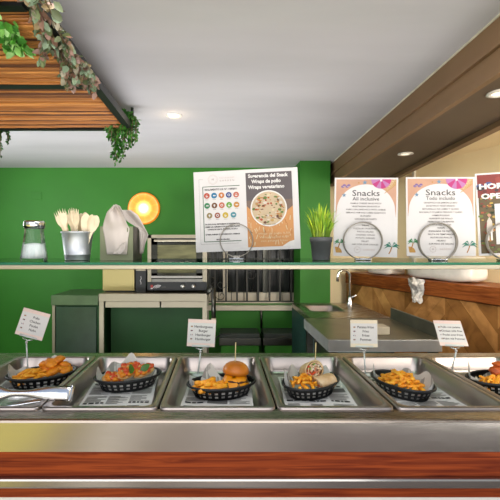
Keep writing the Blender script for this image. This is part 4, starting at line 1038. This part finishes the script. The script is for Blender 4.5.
# low dark units under the window
for k, (xa, xb, lb) in enumerate(((219, 261, 'low dark grey cabinet under the window, the left of two'), (263, 300, 'low dark grey cabinet under the window, the right of two'))):
    xa, xb = P(xa, 0, 4.0).x, P(xb, 0, 4.0).x
    t = thing('low_cabinet', lb, 'cabinet', ((xa + xb) / 2, 4.0, 0), group='low dark cabinets'); hw = (xb - xa) / 2
    mb = MB(); mb.box((-hw + .02, .01, .0), (hw - .02, .28, .43), M['green']); mb.build('carcass', t)
    mb = MB(); mb.box((-hw, 0, .43), (hw, .29, .50), M['steel_dark'], bev=.004); mb.box((-hw + .01, .01, .50), (hw - .01, .29, .545), M['slate'], bev=.006); mb.build('top', t)
mb = MB(); mb.tube([(0, 0, 0), (0, 0, .23)], .012, M['steel_dark'], 10); tag(mb.build('metal_pipe', loc=(P(262, 0, 4.2).x, 4.27, .55)), 'thin grey vertical pipe on the green wall under the window', 'pipe')
mb = MB(); mb.tube([(0, 0, 0), (.02, 0, .03), (.07, 0, .06), (.16, 0, .065)], .006, M['black_plastic'], 6); tag(mb.build('power_cable', loc=(P(214.5, 0, 3.98).x, 3.98, .485)), 'black cable curving at the left low cabinet', 'cable')

# ---- wooden bar on the right
t = thing('bar_counter', 'wooden bar with diagonal herringbone planks and thick reddish top board', 'bar counter'); t.matrix_world = bm4
mb = MB(); mb.box((0, 0, 1.015), (bl_, LEDGE, 1.13), M['wood_cap'], bev=.006); mb.build('top_board', t)
mb = MB(); mb.box((0, .02, 0), (bl_, LEDGE - .01, 1.01), M['wood_c'])
rnd = random.Random(4); pw = .115; colw = .42; nc = int(bl_ / colw) + 1
for c in range(nc):
    sgn = 1 if c % 2 == 0 else -1
    for k in range(-6, 14):
        x0, x1 = c * colw, min(bl_, (c + 1) * colw)
        za = k * pw * 1.25; dz = sgn * colw * 1.1
        q = [[x0, za if sgn > 0 else za - dz * 0], [x1, za + dz], [x1, za + dz + pw * 1.22], [x0, za + pw * 1.22]]
        # clip in z to 0..1.01
        poly = [tuple(p) for p in q]
        for lim, keep in ((0, 1), (1.01, -1)):
            out = []
            for i in range(len(poly)):
                a, b = poly[i - 1], poly[i]; ia = (a[1] - lim) * keep >= 0; ib = (b[1] - lim) * keep >= 0
                if ia != ib: s_ = (lim - a[1]) / (b[1] - a[1]); out.append((a[0] + (b[0] - a[0]) * s_, lim))
                if ib: out.append(b)
            poly = out
            if len(poly) < 3: break
        if len(poly) < 3: continue
        n = len(poly)
        mb.add([(x, .014, z) for x, z in poly] + [(x, .02, z) for x, z in poly], [tuple(range(n))] + [(i, (i + 1) % n, n + (i + 1) % n, n + i) for i in range(n)], M[rnd.choice(('wood_a', 'wood_b', 'wood_b', 'wood_c'))])
mb.build('herringbone_panel', t)
# white wrapped packs and plastic bag on the bar
def pack(name, label, cat, u, w, y, d, h, mt, seed):
    mb = MB()
    bm = bmesh.new(); bmesh.ops.create_cube(bm, size=1); bmesh.ops.subdivide_edges(bm, edges=bm.edges[:], cuts=7, use_grid_fill=True)
    for v in bm.verts:
        c = v.co.copy(); k = 1 - .10 * (abs(c.x * 2) ** 6 + abs(c.y * 2) ** 6 * .5 + abs(c.z * 2) ** 6) * .6
        v.co = Vector((c.x * w * k, c.y * d * k, (c.z * k) * h)); v.co += .012 * noise.noise_vector(v.co * 14 + Vector((seed, 0, 0)))
    lo = min(v.co.z for v in bm.verts)
    for v in bm.verts: v.co.z -= lo
    mb.bm(bm, mt, True); o = mb.build(name); o.matrix_world = bm4 @ Matrix.Translation((u, y, 1.1305)); tag(o, label, cat); return o
pack('wrapped_pack', 'white plastic wrapped paper pack on the wooden bar', 'paper pack', 1.13, .66, .14, .19, .2, M['plastic_white'], 1)
pack('wrapped_pack', 'small white wrapped pack on the wooden bar behind the menu beside the potted grass', 'paper pack', .42, .34, .16, .19, .12, M['plastic_white'], 3)
mb = MB()
def bagf(u, v): 
    z = .05 - v * .19; w = .085 * (1 - .5 * v ** 1.5); x = (u - .5) * 2 * w
    return (x + .02 * v, -.012 - .045 * math.sin(PI * u) * (.6 + .4 * math.sin(v * 9)) + .02 * noise.noise(Vector((u * 6, v * 6, 2))), z + .02 * noise.noise(Vector((u * 5, v * 5, 7))))
mb.grid(bagf, 14, 16, M['plastic_bag'], smooth=False); o = mb.build('plastic_bag', solid=.001); o.matrix_world = bm4 @ Matrix.Translation((1.0, 0, 1.09))
tag(o, 'crumpled clear plastic bag hanging over the wooden bar edge', 'plastic bag')

# ---- prep table and sink unit
t = thing('prep_table', 'low steel prep table with dark top and raised back edge in front of the sink', 'work table', (.57, 2.19, 0))
mb = MB(); mb.box((0, 0, .835), (.61, .64, .90), M['table_front'], bev=.003); mb.box((.004, .004, .9), (.606, .638, .9015), M['table_dark']); mb.build('table_top', t)
mb = MB(); mb.box((.597, .03, .90), (.612, .64, .975), M['splash']); mb.build('splashback', t)
mb = MB(); mb.box((.055, .06, .06), (.07, .58, .834), M['steel_dark']); mb.build('side_panel', t)
for x, y in ((.01, .02), (.56, .02), (.01, .58), (.56, .58)): mb = MB(); mb.box((x, y, 0), (x + .04, y + .04, .835), M['steel_dark']); mb.build('leg', t)
t = thing('sink_unit', 'steel sink unit with round edged basin and gooseneck tap', 'sink', (.625, 2.86, 0))
sw, sd = .555, .76; bx0, bx1, by0, by1 = .07, .33, .28, .64
mb = MB()
for lo, hi in (((0, 0, .86), (bx0, sd, .9)), ((bx1, 0, .86), (sw, sd, .9)), ((bx0, 0, .86), (bx1, by0, .9)), ((bx0, by1, .86), (bx1, sd, .9))): mb.box(lo, hi, M['steel_top'])
mb.build('worktop', t)
mb = MB(); lp = []
for w_, z_ in ((.0, .901), (.02, .902), (.03, .89), (.05, .74), (.09, .72)): lp.append([(x + (bx0 + bx1) / 2, y + (by0 + by1) / 2, z_) for x, y in rrect(bx1 - bx0 + .04 - w_ * 2, by1 - by0 + .04 - w_ * 2, .05)])
loft(mb, lp, M['steel_tray'], True); mb.build('basin', t)
mb = MB(); mb.box((0, .0, .02), (.015, sd, .86), M['teal']); mb.box((.016, .0, .02), (sw, .015, .86), M['teal']); mb.build('side_panel', t)
mb = MB()
fx, fy = P(350, 0, 3.5).x - .625, 3.5 - 2.86
mb.lathe([(.028, .90), (.028, .91), (.018, .93), (.015, .97)], M['chrome'], 16, xf=Matrix.Translation((fx, fy, 0)))
pth = [(fx, fy, .95), (fx, fy, 1.14)] + [(fx - .055 + .055 * math.cos(R(a)), fy - .02 * (a / 180), 1.14 + .055 * math.sin(R(a))) for a in range(20, 181, 20)] + [(fx - .112, fy - .022, 1.10)]
mb.tube(pth, .011, M['chrome'], 10); mb.tube([(fx, fy, .955), (fx + .05, fy - .03, .985)], .008, M['chrome'], 8); mb.build('tap', t)
# white container on the prep table
mb = MB(); mb.box((-.035, -.05, 0), (.04, .05, .045), M['tile'], bev=.006); tag(mb.build('white_container', loc=(P(381, 0, 2.33).x, 2.35, .902)), 'small cream container on the prep table behind a menu card', 'container')

# ================================================================ BAMBOO CANOPY
ZP = 2.10
xr = -.535; xl = -1.75; y0c, y1c = .97, 2.44
t = thing('bamboo_canopy', 'hanging bamboo cane panel in a black steel frame below the ceiling', 'bamboo panel', (0, 0, ZP))
mb = MB(); rnd = random.Random(11); y = y0c
while y < y1c - .01:
    r = rnd.uniform(.0045, .0085); x = xl + .02
    tone = rnd.random(); base_c = (.62 + .2 * tone, .38 + .18 * tone, .16 + .12 * tone)
    if rnd.random() < .3: base_c = (.38, .2, .07)
    pts = []; rs = []; z = rnd.uniform(-.004, .006); yy = y + r
    N = 22
    for k in range(N + 1):
        f = k / N; pts.append((x + (xr - .03 - x) * f, yy + .004 * noise.noise(Vector((f * 3, y * 40, 0))), z + .004 * noise.noise(Vector((f * 3, y * 40, 5))))); rs.append(r * (1 + .22 * (rnd.random() < .18)))
    mb.tube(pts, rs, M['cane'], 7, col=lin(base_c)[:3]); y += r * rnd.uniform(1.8, 2.3)
mb.box((xl, y0c, .012), (xr, y1c, .014), M['dark_gap'], col=(.3, .18, .08))
mb.build('cane_mat', t, fix=False)
for nm, lo, hi in (('frame_bar', (xr - .03, y0c, -.012), (xr + .008, y1c + .02, .026)), ('frame_bar', (xl - .01, y0c, -.012), (xl + .03, y1c + .02, .026)), ('frame_bar', (xl, y1c - .008, -.012), (xr, y1c + .02, .026)),
                   ('frame_bar', (xl + .03, 1.755, -.014), (xr - .03, 1.80, -.006)), ('frame_bar', (xl + .03, 1.165, -.018), (xr - .03, 1.20, -.006))):
    mb = MB(); mb.box(lo, hi, M['black_metal']); mb.build(nm, t)
for x in (xr - .01, xl + .01):
    for yy in (1.05, y1c): mb = MB(); mb.tube([(x + (.018 if yy > 2 else 0), yy, 0), (x + (.018 if yy > 2 else 0), yy, ZCEIL - ZP)], .009, M['black_metal'], 8); mb.build('hanger_rod', t)

# ---- hanging foliage
def leaf(mb, p, d, n, L, W, c):
    d = d.normalized(); s_ = d.cross(n).normalized(); n = s_.cross(d)
    vs = [p, p + d * L * .35 + s_ * W / 2 + n * .12 * W, p + d * L * .75 + s_ * W * .36 + n * .05 * W, p + d * L, p + d * L * .75 - s_ * W * .36 + n * .05 * W, p + d * L * .35 - s_ * W / 2 + n * .12 * W, p + d * L * .5 - n * .1 * W]
    mb.add(vs, [(0, 1, 6), (1, 2, 6), (2, 3, 6), (3, 4, 6), (4, 5, 6), (5, 0, 6)], M['leaf'], True, c)
def rvec(r): return Vector((r.uniform(-1, 1), r.uniform(-1, 1), r.uniform(-1, 1)))
def plant(name, label, origin, stems, nleaf, L, Wd_, pal, seed, spread=.9):
    rnd = random.Random(seed); t = thing(name, label, 'hanging plant', origin)
    fo = MB(); sm = MB()
    for path in stems:
        pts = [Vector(p) for p in path]; sm.tube(pts, .0018, M['leaf'], 5, col=lin('6b5b3a')[:3])
        for k in range(nleaf):
            f = (k + rnd.random()) / nleaf * (len(pts) - 1); i = min(int(f), len(pts) - 2); p = pts[i].lerp(pts[i + 1], f - i); d = (pts[i + 1] - pts[i]).normalized()
            v = (rvec(rnd) * spread + d * .6 + Vector((0, 0, -.35)))
            c = rnd.choice(pal); q = rnd.uniform(.75, 1.15); sc_ = rnd.uniform(.7, 1.2)
            leaf(fo, p + rvec(rnd) * L * .25, v, rvec(rnd) + Vector((0, -.8, .4)), L * sc_, Wd_ * sc_, tuple(x * q for x in lin(c)[:3]))
    sm.build('stems', t); fo.build('foliage', t, fix=False)
rnd = random.Random(21)
# dense small-leaf plant at the frame corner
st = []
for k in range(34):
    a = rnd.random() * 2 * PI; r = rnd.uniform(.02, .105); h = rnd.uniform(.03, .15)
    st.append([(0, 0, .03), (r * .6 * math.cos(a), r * .6 * math.sin(a), .045), (r * math.cos(a), r * math.sin(a), .0), (r * 1.05 * math.cos(a) - .01, r * 1.05 * math.sin(a), -h)])
for k in range(5):
    x = rnd.uniform(-.03, .02); st.append([(x, 0, .0), (x, -.01, -.1), (x + rnd.uniform(-.03, .02), 0, -.15), (x + rnd.uniform(-.05, .0), 0, -.20 - .012 * k)])
st.append([(-.03, 0, .0), (-.06, 0, -.06), (-.075, 0, -.1)])
plant('hanging_fern', 'bushy small leaved green plant trailing from the right corner of the bamboo panel', (-.585, 2.42, ZP + .035), st, 40, .025, .014, ['2f6b22', '3f8a30', '5aa03c', '245a1e', '4c9234'], 1)
st = []
for k in range(22):
    a = rnd.random() * 2 * PI; r = rnd.uniform(.02, .08); h = rnd.uniform(.05, .19)
    st.append([(0, 0, .0), (r * math.cos(a), r * math.sin(a) * .4, -.01), (r * 1.05 * math.cos(a), r * math.sin(a) * .4, -h)])
plant('hanging_fern', 'small leaved green plant trailing at the left edge below the bamboo panel', (-1.345, 2.46, ZP), st, 24, .021, .012, ['2c5c24', '3a7a30', '214a1c', '356d2c'], 2)
# upper left big-leaf vine
st = []
for k in range(24):
    x = rnd.uniform(-.12, .075); yy = rnd.uniform(-.13, .13); h = rnd.uniform(.015, .11) * (1.1 if x < .0 else .7)
    st.append([(x, yy, .0), (x + rnd.uniform(-.02, .03), yy + .02, -h * .5), (x + rnd.uniform(-.03, .03), yy + .03, -h)])
st.append([(-.02, .02, 0), (-.03, .02, -.1), (-.04, .03, -.155)])
plant('hanging_vine', 'bright green broad leaved vine hanging at the top left corner', (-.71, 1.2, ZP - .012), st, 22, .036, .023, ['62b040', '94d86c', '4a9636', 'b4e494', '7cc656'], 3)
# eucalyptus garland along the frame
st = []
for k in range(9):
    x = rnd.uniform(-.03, .03); st.append([(x + .045, -.62 + .02 * k, .0), (x + .03, -.35, -.012 + rnd.uniform(-.02, .01)), (x - .01, -.15, -.02 + rnd.uniform(-.02, .01)), (x - .005, .02, -.02), (x - .02 + rnd.uniform(-.02, .02), .08, -.055)])
for k in range(12):
    x = rnd.uniform(-.07, .035); yy = rnd.uniform(-.22, .12); h = rnd.uniform(.03, .085)
    st.append([(x * .4, yy, -.01), (x * .8, yy + .015, -h * .5), (x, yy + .02, -h)])
plant('eucalyptus_garland', 'grey green and reddish eucalyptus garland draped along the black frame', (-.53, 1.50, ZP - .012), st, 34, .034, .021, ['7f9678', '8aa084', '97776a', '8a6a58', '6d7a52', 'a09a86', 'a3857a', '5d6a48', '8c7a58'], 4)

# ================================================================ CAMERA, LIGHT, WORLD
cam = bpy.data.cameras.new('camera'); co = bpy.data.objects.new('camera', cam); COL.objects.link(co)
co.location = (0, 0, ZC); co.rotation_euler = (PI / 2, 0, 0)
cam.sensor_width = 36; cam.lens = F / 500 * 36; cam.shift_x = (250 - CX) / 500; cam.shift_y = (CY - 250) / 500
cam.clip_start = .02; scene.camera = co
def area(name, loc, target, sx, sy, power, col, spread=180):
    l = bpy.data.lights.new(name, 'AREA'); l.spread = R(spread); l.shape = 'RECTANGLE'; l.size = sx; l.size_y = sy; l.energy = power; l.color = col
    o = bpy.data.objects.new(name, l); COL.objects.link(o); o.location = loc
    o.rotation_euler = (Vector(target) - Vector(loc)).to_track_quat('-Z', 'Y').to_euler(); return o
def point(name, loc, power, col, r=.05):
    l = bpy.data.lights.new(name, 'POINT'); l.energy = power; l.color = col; l.shadow_soft_size = r
    o = bpy.data.objects.new(name, l); COL.objects.link(o); o.location = loc
area('daylight', (-.6, -2.2, 2.6), (0, 2.5, 1.2), 4.5, 2.2, 74, (1, .97, .95))
area('canopy_fill', (.1, -.5, .9), (-.3, .9, 2.2), 3.6, .9, 25, (1, .95, .90), 95)  # unseen lamp added below the camera to lift canopy and ceiling
area('counter_fill', (0, 1.1, 2.17), (0, 1.75, .8), 2.4, .14, 10, (1, .98, .95))  # lamp added above the view to brighten the shelf and food
area('kitchen_floor_fill', (-.4, 2.35, .06), (-.4, 3.25, 2.0), 2.8, .7, 42, (.98, .98, 1), 105)  # lamp added on the floor, hidden by the counter, to lift the kitchen
area('kitchen_side_fill', (-2.5, 2.9, 1.7), (0, 3.7, 1.5), 1.2, .8, 24, (.97, .98, 1))  # added lamp beside the left wall to brighten the kitchen; no window there
area('bar_fill', (1.9, .5, 1.9), (1.9, 3.4, 1.2), 1.0, .8, 24, (1, .92, .8), 100)  # added warm lamp out of view, brightening the bar and beige wall
sl = bpy.data.lights.new('sun', 'SUN'); sl.energy = 2.2; sl.angle = .02; sl.color = (1, .95, .86); so = bpy.data.objects.new('sun', sl); COL.objects.link(so); so.rotation_euler = (R(-25), 0, 0)
point('spot_bulb', d1 + Vector((0, 0, -.07)), .4, (1, .75, .45), .03)
point('orange_lamp_bulb', P(144, 208.5, YB - .12), .4, (1, .7, .35), .05)
wd = bpy.data.worlds.new('outdoors'); scene.world = wd; wd.use_nodes = True
nt = wd.node_tree; bg = nt.nodes['Background']
tc = nt.nodes.new('ShaderNodeTexCoord'); sp = nt.nodes.new('ShaderNodeSeparateXYZ'); nt.links.new(tc.outputs['Generated'], sp.inputs[0])
cr = nt.nodes.new('ShaderNodeValToRGB'); mrn = nt.nodes.new('ShaderNodeMapRange'); mrn.inputs[1].default_value = -1; mrn.inputs[2].default_value = 1
nt.links.new(sp.outputs[2], mrn.inputs[0]); nt.links.new(mrn.outputs[0], cr.inputs[0]); nt.links.new(cr.outputs[0], bg.inputs[0])
e = cr.color_ramp.elements; e[0].color = (.55, .48, .4, 1); e[1].color = (.55, .7, 1, 1); e[0].position = .3; e[1].position = .9
x = e.new(.5); x.color = (.75, .74, .66, 1); x = e.new(.62); x.color = (.9, .93, 1, 1)
bg.inputs[1].default_value = .62
scene.view_settings.view_transform = 'Standard'; scene.view_settings.look = 'None'; scene.view_settings.exposure = 0
